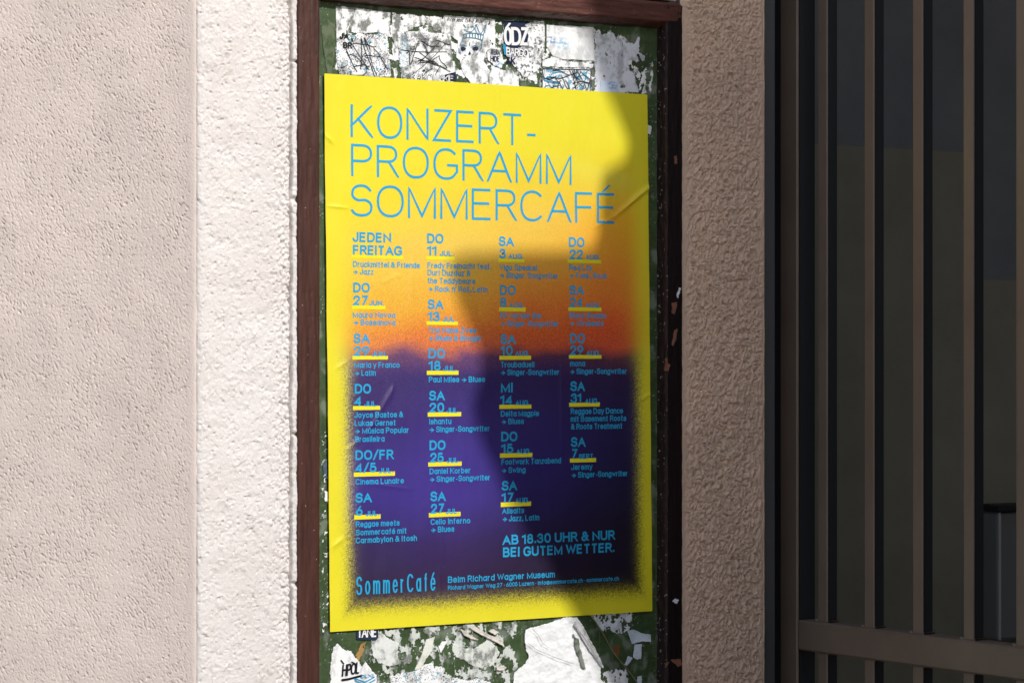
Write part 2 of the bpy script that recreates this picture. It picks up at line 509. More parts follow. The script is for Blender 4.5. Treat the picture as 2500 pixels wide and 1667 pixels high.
# ---------------------------------------------------------------- stroke lettering
def arc(cx, cy, rx, ry, a0, a1, n=14, e=2.25):
    out = []
    for i in range(n+1):
        a = math.radians(a0+(a1-a0)*i/n)
        c, s = math.cos(a), math.sin(a)
        out.append((cx+rx*math.copysign(abs(c)**(2/e), c), cy+ry*math.copysign(abs(s)**(2/e), s)))
    return out
def dot(x, y, r=.045): return [(x-r, y), (x+r, y)]
X = .72
def bowl(x0, w):          # single-storey round letters
    return arc(x0+w/2, X/2, w/2, X/2, 0, 360, 20, 2.0)
S_up = lambda w: (arc(w/2, .735, w/2*.92, .265, 28, 180, 9) + arc(w/2, .735, w/2*.92, .235, 180, 255, 5)[1:] +
                  arc(w/2, .28, w/2, .25, 75, 0, 6) + arc(w/2, .28, w/2, .28, 0, -152, 10)[1:])
def S_low(w): return [(x, y*X) for x, y in S_up(w)]
G = {
 'A': (.72, [[(0,0),(.36,1),(.72,0)], [(.13,.34),(.59,.34)]]),
 'B': (.60, [[(0,0),(0,1),(.32,1)] + arc(.32,.76,.23,.24,90,-90,8) + [(0,.52)], [(0,.52),(.34,.52)] + arc(.34,.26,.26,.26,90,-90,8) + [(0,0)]]),
 'C': (.68, [arc(.36,.5,.36,.5,48,312,20)]),
 'D': (.68, [[(0,0),(0,1),(.28,1)] + arc(.28,.5,.40,.5,90,-90,14) + [(0,0)]]),
 'E': (.56, [[(.56,1),(0,1),(0,0),(.56,0)], [(0,.53),(.52,.53)]]),
 'F': (.53, [[(.53,1),(0,1),(0,0)], [(0,.51),(.50,.51)]]),
 'G': (.72, [arc(.37,.5,.37,.5,48,305,20) + [(.72,.25),(.72,.46),(.40,.46)]]),
 'H': (.66, [[(0,0),(0,1)], [(.66,0),(.66,1)], [(0,.53),(.66,.53)]]),
 'I': (.02, [[(.01,0),(.01,1)]]),
 'J': (.42, [[(.42,1),(.42,.26)] + arc(.20,.25,.22,.25,0,-170,9)]),
 'K': (.64, [[(0,0),(0,1)], [(.60,1),(0,.34)], [(.22,.58),(.64,0)]]),
 'L': (.50, [[(0,1),(0,0),(.50,0)]]),
 'M': (.80, [[(0,0),(0,1),(.40,.03),(.80,1),(.80,0)]]),
 'N': (.66, [[(0,0),(0,1),(.66,0),(.66,1)]]),
 'O': (.76, [arc(.38,.5,.38,.5,0,360,26)]),
 'P': (.58, [[(0,0),(0,1),(.32,1)] + arc(.32,.735,.26,.265,90,-90,9) + [(0,.47)]]),
 'R': (.60, [[(0,0),(0,1),(.32,1)] + arc(.32,.745,.25,.255,90,-90,9) + [(0,.49)], [(.34,.49),(.61,0)]]),
 'S': (.60, [S_up(.60)]),
 'T': (.62, [[(0,1),(.62,1)], [(.31,1),(.31,0)]]),
 'U': (.64, [[(0,1),(0,.32)] + arc(.32,.32,.32,.32,180,360,12) + [(.64,1)]]),
 'V': (.66, [[(0,1),(.33,0),(.66,1)]]),
 'W': (.98, [[(0,1),(.25,0),(.49,1),(.73,0),(.98,1)]]),
 'X': (.62, [[(0,1),(.62,0)], [(.62,1),(0,0)]]),
 'Y': (.62, [[(0,1),(.31,.45),(.62,1)], [(.31,.45),(.31,0)]]),
 'Z': (.58, [[(.02,1),(.57,1),(0,0),(.58,0)]]),
 '0': (.56, [arc(.28,.5,.28,.5,0,360,22)]),
 '1': (.26, [[(0,.84),(.22,1),(.22,0)]]),
 '2': (.54, [arc(.27,.72,.26,.28,165,-25,10) + [(0,0),(.54,0)]]),
 '3': (.54, [arc(.26,.76,.23,.24,155,-90,10) + arc(.26,.27,.28,.27,90,-155,10)[0:]]),
 '4': (.58, [[(.44,0),(.44,1),(0,.28),(.58,.28)]]),
 '5': (.54, [[(.50,1),(.08,1),(.04,.52)] + arc(.26,.32,.28,.32,125,-150,12)]),
 '6': (.54, [arc(.27,.30,.27,.30,0,360,16), [(.03,.38),(.34,1)]]),
 '7': (.52, [[(0,1),(.52,1),(.16,0)]]),
 '8': (.54, [arc(.27,.755,.22,.245,0,360,16), arc(.27,.265,.27,.265,0,360,16)]),
 '9': (.54, [arc(.27,.70,.27,.30,0,360,16), [(.51,.62),(.20,0)]]),
 '-': (.30, [[(0,.34),(.30,.34)]]),
 '/': (.40, [[(0,-.05),(.40,1.05)]]),
 '.': (.06, [dot(.03,.055)]),
 ',': (.08, [[(.07,.09),(.02,-.14)]]),
 "'": (.06, [[(.05,1.0),(.02,.78)]]),
 '!': (.06, [[(.03,1),(.03,.28)], dot(.03,.055)]),
 '·': (.06, [dot(.03,.42,.06)]),
 '@': (.85, [arc(.42,.36,.42,.46,-50,290,22), arc(.42,.36,.18,.22,0,360,12), [(.60,.58),(.60,.2),(.74,.16)]]),
 '&': (.66, [[(.66,0),(.18,.62)] + arc(.30,.80,.17,.20,215,-30,10) + [(.10,.42)] + arc(.24,.24,.24,.24,140,320,8) + [(.60,.46)]]),
 '>': (.86, [[(0,.36),(.82,.36)], [(.46,.70),(.84,.36),(.46,.02)]]),
 'a': (.50, [bowl(0,.50), [(.50,X),(.50,0)]]),
 'b': (.50, [bowl(0,.50), [(0,1),(0,0)]]),
 'c': (.46, [arc(.25,X/2,.25,X/2,45,315,14)]),
 'd': (.50, [bowl(0,.50), [(.50,1),(.50,0)]]),
 'e': (.50, [[(.02,.38),(.49,.38)] + arc(.25,X/2,.25,X/2,5,318,16)]),
 'f': (.32, [arc(.28,.84,.14,.16,80,180,6) + [(.14,0)], [(-.03,X),(.34,X)]]),
 'g': (.50, [bowl(0,.50), [(.50,X),(.50,-.05)] + arc(.25,-.05,.25,.20,0,-150,9)]),
 'h': (.46, [[(0,1),(0,0)], [(0,.45)] + arc(.23,.45,.23,.27,180,0,9) + [(.46,0)]]),
 'i': (.04, [[(.02,X),(.02,0)], dot(.02,.93)]),
 'j': (.10, [[(.08,X),(.08,-.12),(-.04,-.22)], dot(.08,.93)]),
 'k': (.44, [[(0,1),(0,0)], [(.42,X),(0,.26)], [(.15,.42),(.45,0)]]),
 'l': (.04, [[(.02,1),(.02,0)]]),
 'm': (.76, [[(0,X),(0,0)], [(0,.48)] + arc(.19,.48,.19,.24,180,0,8) + [(.38,0)], [(.38,.48)] + arc(.57,.48,.19,.24,180,0,8) + [(.76,0)]]),
 'n': (.46, [[(0,X),(0,0)], [(0,.45)] + arc(.23,.45,.23,.27,180,0,9) + [(.46,0)]]),
 'o': (.52, [bowl(0,.52)]),
 'p': (.50, [bowl(0,.50), [(0,X),(0,-.24)]]),
 'r': (.30, [[(0,X),(0,0)], [(0,.42)] + arc(.25,.42,.25,.27,180,80,6)]),
 's': (.44, [S_low(.44)]),
 't': (.32, [[(.14,.95),(.14,0),(.32,0)], [(-.04,X),(.34,X)]]),
 'u': (.46, [[(0,X),(0,.27)] + arc(.23,.27,.23,.27,180,360,9) + [(.46,X)], [(.46,.3),(.46,0)]]),
 'v': (.46, [[(0,X),(.23,0),(.46,X)]]),
 'w': (.70, [[(0,X),(.18,0),(.35,X),(.52,0),(.70,X)]]),
 'y': (.46, [[(0,X),(.24,.02)], [(.46,X),(.16,-.24),(.02,-.24)]]),
 'z': (.42, [[(.01,X),(.41,X),(0,0),(.42,0)]]),
 ' ': (.06, []),
}
G['É'] = (.56, G['E'][1] + [[(.20,1.10),(.36,1.30)]])
G['é'] = (.50, G['e'][1] + [[(.20,.84),(.34,1.02)]])
G['ú'] = (.46, G['u'][1] + [[(.18,.84),(.30,1.0)]])
G['Ó'] = (.60, [arc(.30,.5,.26,.5,0,360,22), [(.26,1.10),(.42,1.28)]])

def ribbon(pts, hw, V, Fc, tf, zoff, closed=False, clampy=None, square=False):
    """pts in metres in a local plane; tf maps (x,y,z) to world"""
    p = [np.array(pts[0], float)]
    for q in pts[1:]:
        q = np.array(q, float)
        if np.hypot(*(q-p[-1])) < 1e-6: continue
        p.append(q)
    if len(p) < 2: return
    closed = np.hypot(*(p[0]-p[-1])) < 1e-6 and len(p) > 3
    if closed: p = p[:-1]
    if square and not closed:
        L0 = sum(np.hypot(*(p[i+1]-p[i])) for i in range(len(p)-1))
        for (i, j) in ((0, 1), (-1, -2)):
            tt_ = p[i]-p[j]; tt_ = tt_/np.hypot(*tt_)
            if L0 < 2*hw: p[i] = p[i] + tt_*max(0, (2*hw-L0)/2)
            elif abs(tt_[1]) > .35: p[i] = p[i] + tt_*hw*1.6
    n = len(p); base = len(V)
    res = []
    for i in range(n):
        if closed or (0 < i < n-1):
            a = p[i]-p[i-1]; b = p[(i+1) % n]-p[i]
            a = a/np.hypot(*a); b = b/np.hypot(*b)
            t = a+b; l = np.hypot(*t)
            if l < .15: t = a; s = 1
            else:
                t = t/l; s = min(1/max(.25, abs(t[0]*a[0]+t[1]*a[1])), 2.6)
        else:
            t = (p[1]-p[0]) if i == 0 else (p[-1]-p[-2]); t = t/np.hypot(*t); s = 1
        nrm = np.array([-t[1], t[0]])*hw*s
        res.append((p[i]+nrm, p[i]-nrm))
    for k in range(n if closed else n-1):
        A = res[k]; B = res[(k+1) % n]
        L = max(np.hypot(*(B[0]-A[0])), np.hypot(*(B[1]-A[1])))
        m = max(1, int(L/.009))
        for j in range(m):
            t0 = j/m; t1 = (j+1)/m
            b0 = len(V)
            for (S, T) in ((0, t0), (1, t0), (1, t1), (0, t1)):
                q = A[S]*(1-T)+B[S]*T
                if clampy is not None: q = (q[0], min(max(q[1], clampy[0]), clampy[1]))
                V.append(tf(q[0], q[1], zoff))
            Fc.append((b0, b0+1, b0+2, b0+3))

def text_geo(s, x0, y0, x1, y1, cap, sw, tfw, V, Fc, track=None, z0=0.0, fixed=None):
    if track is None: track = .17 + .62*sw/cap
    """text from (x0,y0) to (x1,y1) (plane metres), cap height, stroke width"""
    wtot = 0
    for i, ch in enumerate(s):
        wtot += G[ch][0] + (track if i < len(s)-1 else 0)
    dx, dy = x1-x0, y1-y0; D = math.hypot(dx, dy)
    ex, ey = dx/D, dy/D
    sx = (D - sw)/wtot
    x = 0; k = 0
    ch_sw = sw
    for ch in s:
        w, strokes = G[ch]
        for st in strokes:
            loc = []
            for (a, b) in st:
                loc.append(((x+a)*sx + sw/2, sw/2 + b*(cap-sw)))
            yl = [q[1] for q in loc]
            ribbon(loc, sw/2, V, Fc, lambda lx, ly, z: tfw(x0 + lx*ex - ly*ey, y0 + lx*ey + ly*ex, z), z0 + .000012*(k % 6),
                   clampy=(min(yl)-sw/2, max(yl)+sw/2), square=True); k += 1
        x += w + track

# ---------------------------------------------------------------- the poster
PO = .0040
cornersuv = [uv(791.1, 180.1, PO), uv(1580.1, 231.4, PO), uv(1592, 1490.7, PO), uv(805.7, 1541.9, PO)]
tl, tr, br, bl = [np.array(c) for c in cornersuv]
print("poster size", np.hypot(*(tr-tl)), np.hypot(*(br-bl)), np.hypot(*(bl-tl)), np.hypot(*(br-tr)))
hdir = (tr-tl)/np.hypot(*(tr-tl)) + (br-bl)/np.hypot(*(br-bl)); hdir /= np.hypot(*hdir)

def seg_dist(U, V, a, b):
    a = np.array(a); b = np.array(b); d = b-a; L2 = d@d
    t = np.clip(((U-a[0])*d[0]+(V-a[1])*d[1])/L2, 0, 1)
    ex = U-(a[0]+t*d[0]); ey = V-(a[1]+t*d[1])
    side = np.sign(d[0]*ey-d[1]*ex)
    return np.sqrt(ex*ex+ey*ey)*side, t
creases = []
for (a, b, h, w) in [((1594,448),(1500,528),.0024,.0040), ((1500,528),(1450,556),.0009,.004), ((800,503),(850,508),.0008,.0022),
                     ((955,950),(925,1010),.0013,.0035), ((925,1010),(890,1065),.0010,.003), ((960,940),(948,985),.0009,.003),
                     ((845,1100),(880,1068),.0012,.0035), ((812,1335),(840,1310),.0012,.004), ((1072,1380),(1076,1505),.0005,.0022),
                     ((795,330),(815,352),.0010,.003), ((1075,1300),(1085,1370),.0006,.004), ((1010,600),(1000,760),.0005,.003), ((1370,860),(1372,1110),.0006,.0035), ((1215,205),(1222,300),.0005,.003), ((820,900),(850,880),.0008,.003), ((1560,980),(1588,960),.0009,.003), ((1400,1440),(1440,1480),.0007,.003), ((900,1180),(1010,1195),.0004,.003), ((930,690),(980,670),.0004,.004)]:
    creases.append((uv(*a, PO), uv(*b, PO), h, w))
def pdisp(U, V):
    U = np.asarray(U, float); V = np.asarray(V, float)
    z = .0012*fbm(U/.10, V/.13, 2, 91) + .00042*perlin(U/.020, V/.075, 92) + .00010*perlin(U/.010, V/.014, 93)
    for a, b, h, w in creases:
        d, t = seg_dist(U, V, a, b)
        z = z + 1.7*h*np.exp(-(np.abs(d)/w)**1.5)*np.sin(np.pi*np.clip(t*.8+.12, 0, 1))
    return PO + .0006 + z
poster = empty("concert_poster", "large yellow, orange and purple concert programme poster with blue lettering", "poster")

NU, NV = 530, 780
s = np.linspace(0, 1, NU)[None, :]; t = np.linspace(0, 1, NV)[:, None]
def bil(s, t):
    U = (tl[0]*(1-s)+tr[0]*s)*(1-t) + (bl[0]*(1-s)+br[0]*s)*t
    V = (tl[1]*(1-s)+tr[1]*s)*(1-t) + (bl[1]*(1-s)+br[1]*s)*t
    return U, V
U, V = bil(s, t)
# printed artwork: colours given on a coarse table (rows down, columns across), blended smoothly; the purple rows darken at right to hold shade
rows = [0, .16, .24, .30, .36, .42, .458, .484, .509, .542, .62, .70, .77, .84, .92, 1.0]
tab = {  #  left          mid-left         middle          right
 0:   [(249,231,40),(249,229,46),(249,230,40),(250,222,38)],
 .16: [(249,228,46),(250,220,60),(251,206,62),(252,190,46)],
 .24: [(249,225,52),(250,216,66),(251,206,84),(253,176,40)],
 .30: [(248,216,78),(249,210,88),(249,200,72),(250,166,44)],
 .36: [(248,204,72),(250,198,72),(248,168,62),(248,146,48)],
 .42: [(247,186,58),(246,172,58),(242,130,52),(240,112,46)],
 .458:[(240,152,62),(234,134,56),(228,106,48),(232,92,46)],
 .484: [(232,138,76),(228,124,70),(214,96,56),(222,88,56)],
 .509: [(118,78,112),(110,72,116),(92,52,84),(96,54,72)],
 .542: [(80,60,126),(74,58,132),(66,48,112),(62,40,90)],
 .62: [(74,56,128),(78,60,150),(66,52,130),(50,38,96)],
 .70: [(76,58,150),(82,64,168),(62,50,134),(46,36,92)],
 .77: [(72,56,152),(82,62,168),(58,46,118),(42,32,76)],
 .84: [(64,50,104),(70,50,112),(52,38,84),(38,27,56)],
 .92: [(62,46,80),(66,44,86),(50,34,64),(36,24,46)],
 1.0: [(58,42,72),(60,42,76),(46,32,58),(36,24,44)]}
arr = np.array([[lin(c) for c in tab[r]] for r in rows])            # rows x 4 x 3
cols_s = np.array([.09, .36, .62, .93])
jit = .012*fbm(U/.08, V/.05, 3, 94)
tt = np.clip(t + jit + .02*np.sin(s*3.2+.4)*(t > .3)*0, 0, 1)
col = np.zeros((NV, NU, 3))
for k in range(3):
    per_col = [np.interp(tt.ravel(), rows, arr[:, j, k]).reshape(tt.shape) for j in range(4)]
    for j in range(3):
        w0 = sstep(cols_s[j], cols_s[j+1], s)
        if j == 0: cc = per_col[0]*(1-w0) + per_col[1]*w0
        else: cc = cc*(1-w0) + per_col[j+1]*w0
    col[..., k] = cc
rs = np.random.RandomState(4)
grain = rs.rand(NV, NU)
# broad printed cloud of pale light towards the upper right
cl = np.exp(-(((s-.82)/.11)**2 + ((t-.165-(s-.82)*.12)/.035)**2))*.30 + np.exp(-(((s-.66)/.10)**2 + ((t-.115)/.03)**2))*.14
col = col*(1-cl[..., None]) + lin((247,226,120))*cl[..., None]
ob = np.exp(-(((s-.84)/.075)**2 + ((t-.085)/.035)**2))*.55 + np.exp(-(((s-.60)/.05)**2 + ((t-.15)/.05)**2))*.25
col = col*(1-ob[..., None]) + lin((250,196,40))*ob[..., None]
pb = np.exp(-(((t-.150-(s-.80)*.16)/.016)**2))*sstep(.60,.74,s)*sstep(1.0,.90,s)*.5
col = col*(1-pb[..., None]) + lin((246,226,110))*pb[..., None]
pu = np.exp(-(((s-.30)/.26)**2 + ((t-.755)/.11)**2))*.30
col = col*(1-pu[..., None]) + lin((86,66,178))*pu[..., None]
gr_amt = .10 + .28*np.exp(-((t-.50)/.10)**2)
col = col*(1 + gr_amt[..., None]*(grain-.5)[..., None]*1.6)
# yellow spray border, speckled
def border(s, t):
    dl = (s-.058)/.017; dr = (.960-s)/.016; db = (.959-t)/.0135; dt = (t-.12)/.10
    soft = np.minimum(np.minimum(dl, dr), db)
    return soft
soft = border(s, t)
low = sstep(.45, .56, t)
wide = 1.0 + 1.6*(1-low)
m_ = 1/(1+np.exp(-2.3*(soft/wide + 1.5*(grain-.5)*low)))
m_ = m_ * sstep(.05, .30, t)
yel = lin((246,233,48))
col = col*m_[..., None] + yel*(1-m_[..., None])
pk = sstep(.50, .56, t)*.30
col = col*(1-(pk*m_)[..., None])
col *= .83
O = pdisp(U, V)
sheet = link("sheet", mesh_np("sheet", Pn(U, V, O), grid_faces(NU, NV)[:, ::-1].copy(), col), poster, M_print)

def tf_p(u, v, z):
    return P(u, v, float(pdisp(u, v)) + z)
def tf_batch(V, lift):
    """V holds (u,v,z) triples -> world points on the poster surface"""
    a = np.array(V)
    return Pn(a[:, 0], a[:, 1], pdisp(a[:, 0], a[:, 1]) + a[:, 2] + lift)
raw = lambda u, v, z: (u, v, z)

def end_from(x0, y0, px1):
    """end point of a line that starts at (x0,y0) and ends at photo column px1, running along the poster"""
    a = np.array(uv(x0, y0, PO))
    b = np.array(uv(px1, HY, PO))
    k = (b[0]-a[0])/hdir[0]
    return a, a + hdir*k

def print_text(name, items, m, parent, label=None):
    V, Fc = [], []
    for it in items:
        s_, x0, y0, x1, capx, swx = it[:6]
        y1 = it[6] if len(it) > 6 else None
        track = it[7] if len(it) > 7 else None
        if y1 is None: a, b = end_from(x0, y0, x1)
        else: a, b = np.array(uv(x0, y0, PO)), np.array(uv(x1, y1, PO))
        sc = abs(uv(x0, y0-1, PO)[1]-uv(x0, y0, PO)[1])
        text_geo(s_, a[0], a[1], b[0], b[1], capx*sc, swx*sc, raw, V, Fc, track=track)
    co = tf_batch(V, .00034)
    o = link(name, mesh_np(name, co, np.array(Fc)[:, ::-1].copy(), smooth=False), parent, m)
    if label: o["label"] = label
    return o
def print_letters(items, m, parent):
    for (s_, x0, y0, x1, capx, swx, y1, track) in items:
        a, b = np.array(uv(x0, y0, PO)), np.array(uv(x1, y1, PO))
        sc = abs(uv(x0, y0-1, PO)[1]-uv(x0, y0, PO)[1]); cap = capx*sc; sw = swx*sc
        wtot = sum(G[c][0] for c in s_) + track*(len(s_)-1)
        d = b-a; D = np.hypot(*d); e = d/D; sx = (D-sw)/wtot; x = 0
        for c in s_:
            p = a + e*x*sx; w = G[c][0]*sx + sw; q = p + e*w
            V, Fc = [], []
            text_geo(c, p[0], p[1], q[0], q[1], cap, sw, raw, V, Fc)
            link("letter", mesh_np("letter", tf_batch(V, .00034), np.array(Fc)[:, ::-1].copy(), smooth=False), parent, m)
            x += G[c][0] + track
print_letters([("KONZERT-", 855.9, 335, 1309.7, 80, 6.2, 357.6, .21), ("PROGRAMM", 856.5, 430, 1394.8, 79, 6.2, 452, .21),
                               ("SOMMERCAFÉ", 854.5, 528.5, 1501.5, 79, 6.3, 546.5, .20)], M_blue, poster)

def barq(x0, x1, y0, y1):
    a, b = end_from(x0, y0, x1); c, d = end_from(x0, y1, x1)
    V = []; Fc = []
    n = 10
    for i in range(n+1):
        k = i/n
        p = a*(1-k)+b*k; q = c*(1-k)+d*k
        V += [(p[0], p[1], 0), (q[0], q[1], 0)]
    for i in range(n): Fc.append((2*i, 2*i+1, 2*i+3, 2*i+2))
    link("highlight_bar", mesh_np("highlight_bar", tf_batch(V, .00018), np.array(Fc), smooth=False), poster, M_yel)
BG_, SM, MO = (24.2, 4.9), (14.4, 2.6), (12.8, 2.8)
# (day, x, base, x1), (number, x, base, x1), (month, x, x1), bar, lines
EV = [
 (("DO",862,713.8,902.5),("27",862.5,745,898),("JUN.",902,937),(859,941,745,754.5),[("Mauro Novoa",862,775.4,964.5),("> Bossanova",862,793.7,965)]),
 (("SA",863,837.8,902),("29",864,869,901),("JUN.",907,944),(860,947,868.4,877.6),[("Maria y Franco",864,898,975),("> Latin",864,917.4,917)]),
 (("DO",865,961,905),("4",865,991,882),("JUL.",889,922),(861,926.5,991,1000.8),[("Joyce Bastos &",865,1020,983),("Lukas Gernet",865,1039.8,965),("> Música Popular",865.5,1058.6,998),("Brasileira",866,1079,938)]),
 (("DO/FR",867,1123,960),("4/5",867,1154,919),("JUL.",925,960),(863,963.5,1153,1163.5),[("Cinema Lunaire",867,1183,985)]),
 (("SA",867,1227,907),("6",868,1258.7,884.5),("JUL.",892,926),(864,929,1257,1268),[("Reggae meets",868,1286.6,975),("Sommercafé mit",868,1306.7,992),("Carmabylon & Itosh",868,1326,1017)]),
 (("DO",1042.5,594,1082),("11",1043,624,1066),("JUL.",1073.5,1107.5),(1040,1110,625,633.7),[("Fredy Freinacht feat.",1043,654.8,1199),("Duri Duzduz &",1043,672.5,1148),("the Teddybears",1043,692,1159.5),("> Rock n' Roll, Latin",1044,712,1190)]),
 (("SA",1044,754.7,1082),("13",1045,784.5,1073.5),("JUL.",1081,1114),(1041,1117.5,784,793),[("Trio Name Zwee",1045,812.8,1162),("> Blues & Boogie",1045,832,1173)]),
 (("DO",1046,875,1086),("18",1047,904.8,1075.5),("JUL.",1082,1115),(1042,1119,904.8,915),[("Paul Miles > Blues",1046.5,933.5,1183)]),
 (("SA",1047,977.6,1085),("20",1048,1007,1083.5),("JUL.",1090,1121),(1043.5,1125.5,1006.5,1017),[("Ishantu",1047,1035.7,1101),("> Singer-Songwriter",1047,1055,1196)]),
 (("DO",1048,1098.8,1087),("25",1050,1129,1082.5),("JUL.",1090,1122),(1045,1126,1128,1138.5),[("Daniel Korber",1048,1157.4,1148.5),("> Singer-Songwriter",1048,1176.4,1196.5)]),
 (("SA",1050,1223.6,1087.5),("27",1051,1253.4,1083.5),("JUL.",1088,1120),(1046,1124,1251.5,1262.4),[("Cello Inferno",1050,1280.6,1147),("> Blues",1050,1299.5,1108.5)]),
 (("SA",1218,600.9,1254.5),("3",1219,631,1234.5),("AUG.",1241,1277.5),(1216,1280,632,640),[("Vigo Speaks!",1219,659.4,1311),("> Singer-Songwriter",1219,678.5,1362.5)]),
 (("DO",1220,720,1258),("8",1220,750,1236),("AUG.",1242,1278.5),(1217,1282,750,760),[("Eli van der Bar",1220,777,1322),("> Singer-Songwriter",1220,796.5,1363.5)]),
 (("SA",1221,840,1257.5),("10",1222,867.7,1251),("AUG.",1256.5,1292),(1218,1296,868.4,878),[("Troubadueli",1221,897,1304),("> Singer-Songwriter",1221,915.8,1365)]),
 (("MI",1222.5,958,1251.5),("14",1222,988.6,1251),("AUG.",1258,1293),(1219,1297.5,988,998),[("Delta Magpie",1222.5,1016.8,1315.5),("> Blues",1223,1035.7,1278.5)]),
 (("DO",1223,1077.7,1262),("15",1224,1107,1252),("AUG.",1259,1295),(1220,1298.5,1106.5,1117),[("Footwork Tanzabend",1223.5,1134.4,1369),("> Swing",1223.5,1154.6,1282)]),
 (("SA",1224.5,1197.5,1261.5),("17",1225,1226.5,1253),("AUG.",1257,1292),(1222,1296,1226,1237),[("Allsaits",1225,1254,1279),("> Jazz, Latin",1225,1273,1316.5)]),
 (("DO",1388,603,1425.5),("22",1389.5,633,1422),("AUG.",1428.5,1463),(1385,1466.5,633,641.7),[("Red Lily",1388.5,660,1444.5),("> Funk, Rock",1388.5,679.4,1481.5)]),
 (("SA",1389.5,720,1425),("24",1390.5,750,1422),("AUG.",1429,1464.5),(1387,1467.5,750,759),[("Black Bombo",1389.5,777,1480),("> Afrobeats",1390,796,1472.5)]),
 (("DO",1391,837.8,1428),("29",1391.5,867,1424),("AUG.",1431,1465.5),(1388,1468.5,866.5,875.5),[("mona",1391,894.4,1428.5),("> Singer-Songwriter",1391,913.5,1530)]),
 (("SA",1392,954.6,1427),("31",1393,984,1419),("AUG.",1427.5,1461.5),(1389,1464.5,983,992.7),[("Reggae Day Dance",1392.5,1011,1520.5),("mit Basement Roots",1392.5,1029.5,1528),("& Roots Treatment",1393,1048.3,1519)]),
 (("SA",1393,1090.8,1428.5),("7",1394,1119.5,1408.5),("SEPT.",1412,1451),(1390.5,1454.5,1119,1128.9),[("Jeremy",1393.5,1147,1445),("> Singer-Songwriter",1393.5,1166,1532)]),
]
print_text("event_lettering", [("JEDEN",861,590.5,954,*BG_), ("FREITAG",861,622,981,*BG_), ("Druckmittel & Friends",861,651.8,1024,*SM), ("> Jazz",861,670,912,*SM)], M_blue, poster)
barq(857, 985, 621.5, 630)
for d, n, mo, b, lines in EV:
    it = [(d[0], d[1], d[2], d[3], *BG_), (n[0], n[1], n[2], n[3], *BG_), (mo[0], mo[1], n[2]+1.0, mo[2], *MO)]
    it += [(l[0], l[1], l[2], l[3], *SM) for l in lines]
    print_text("event_lettering", it, M_blue, poster)
    barq(*b)
print_text("hours_lettering", [("AB 18.30 UHR & NUR",1226,1329.5,1500,24,4.8,1316.5), ("BEI GUTEM WETTER.",1226.8,1359.6,1499.5,24,4.8,1346.8)], M_blue, poster)
print_text("logo_lettering", [("SommerCafé",868.4,1451.9,1063,45,4.5,1441,.62)], M_blue, poster)
print_text("address_lettering", [("Beim Richard Wagner Museum",1093.3,1422.3,1353.3,16,2.8,1408.3), ("Richard Wagner Weg 27 · 6005 Luzern · info@sommercafe.ch · sommercafe.ch",1093.3,1439.3,1510,10.6,1.8,1416)], M_blue, poster)

# ---------------------------------------------------------------- torn papers on the board
def sdf_poly(U, V, poly):
    poly = np.array(poly); n = len(poly)
    d = np.full(U.shape, 1e9); ins = np.zeros(U.shape, bool)
    for i in range(n):
        a = poly[i]; b = poly[(i+1) % n]; e = b-a; L2 = max(e@e, 1e-12)
        t = np.clip(((U-a[0])*e[0]+(V-a[1])*e[1])/L2, 0, 1)
        d = np.minimum(d, np.hypot(U-a[0]-t*e[0], V-a[1]-t*e[1]))
        c = ((a[1] > V) != (b[1] > V)) & (U < (b[0]-a[0])*(V-a[1])/(b[1]-a[1]+1e-12)+a[0])
        ins ^= c
    return np.where(ins, d, -d)

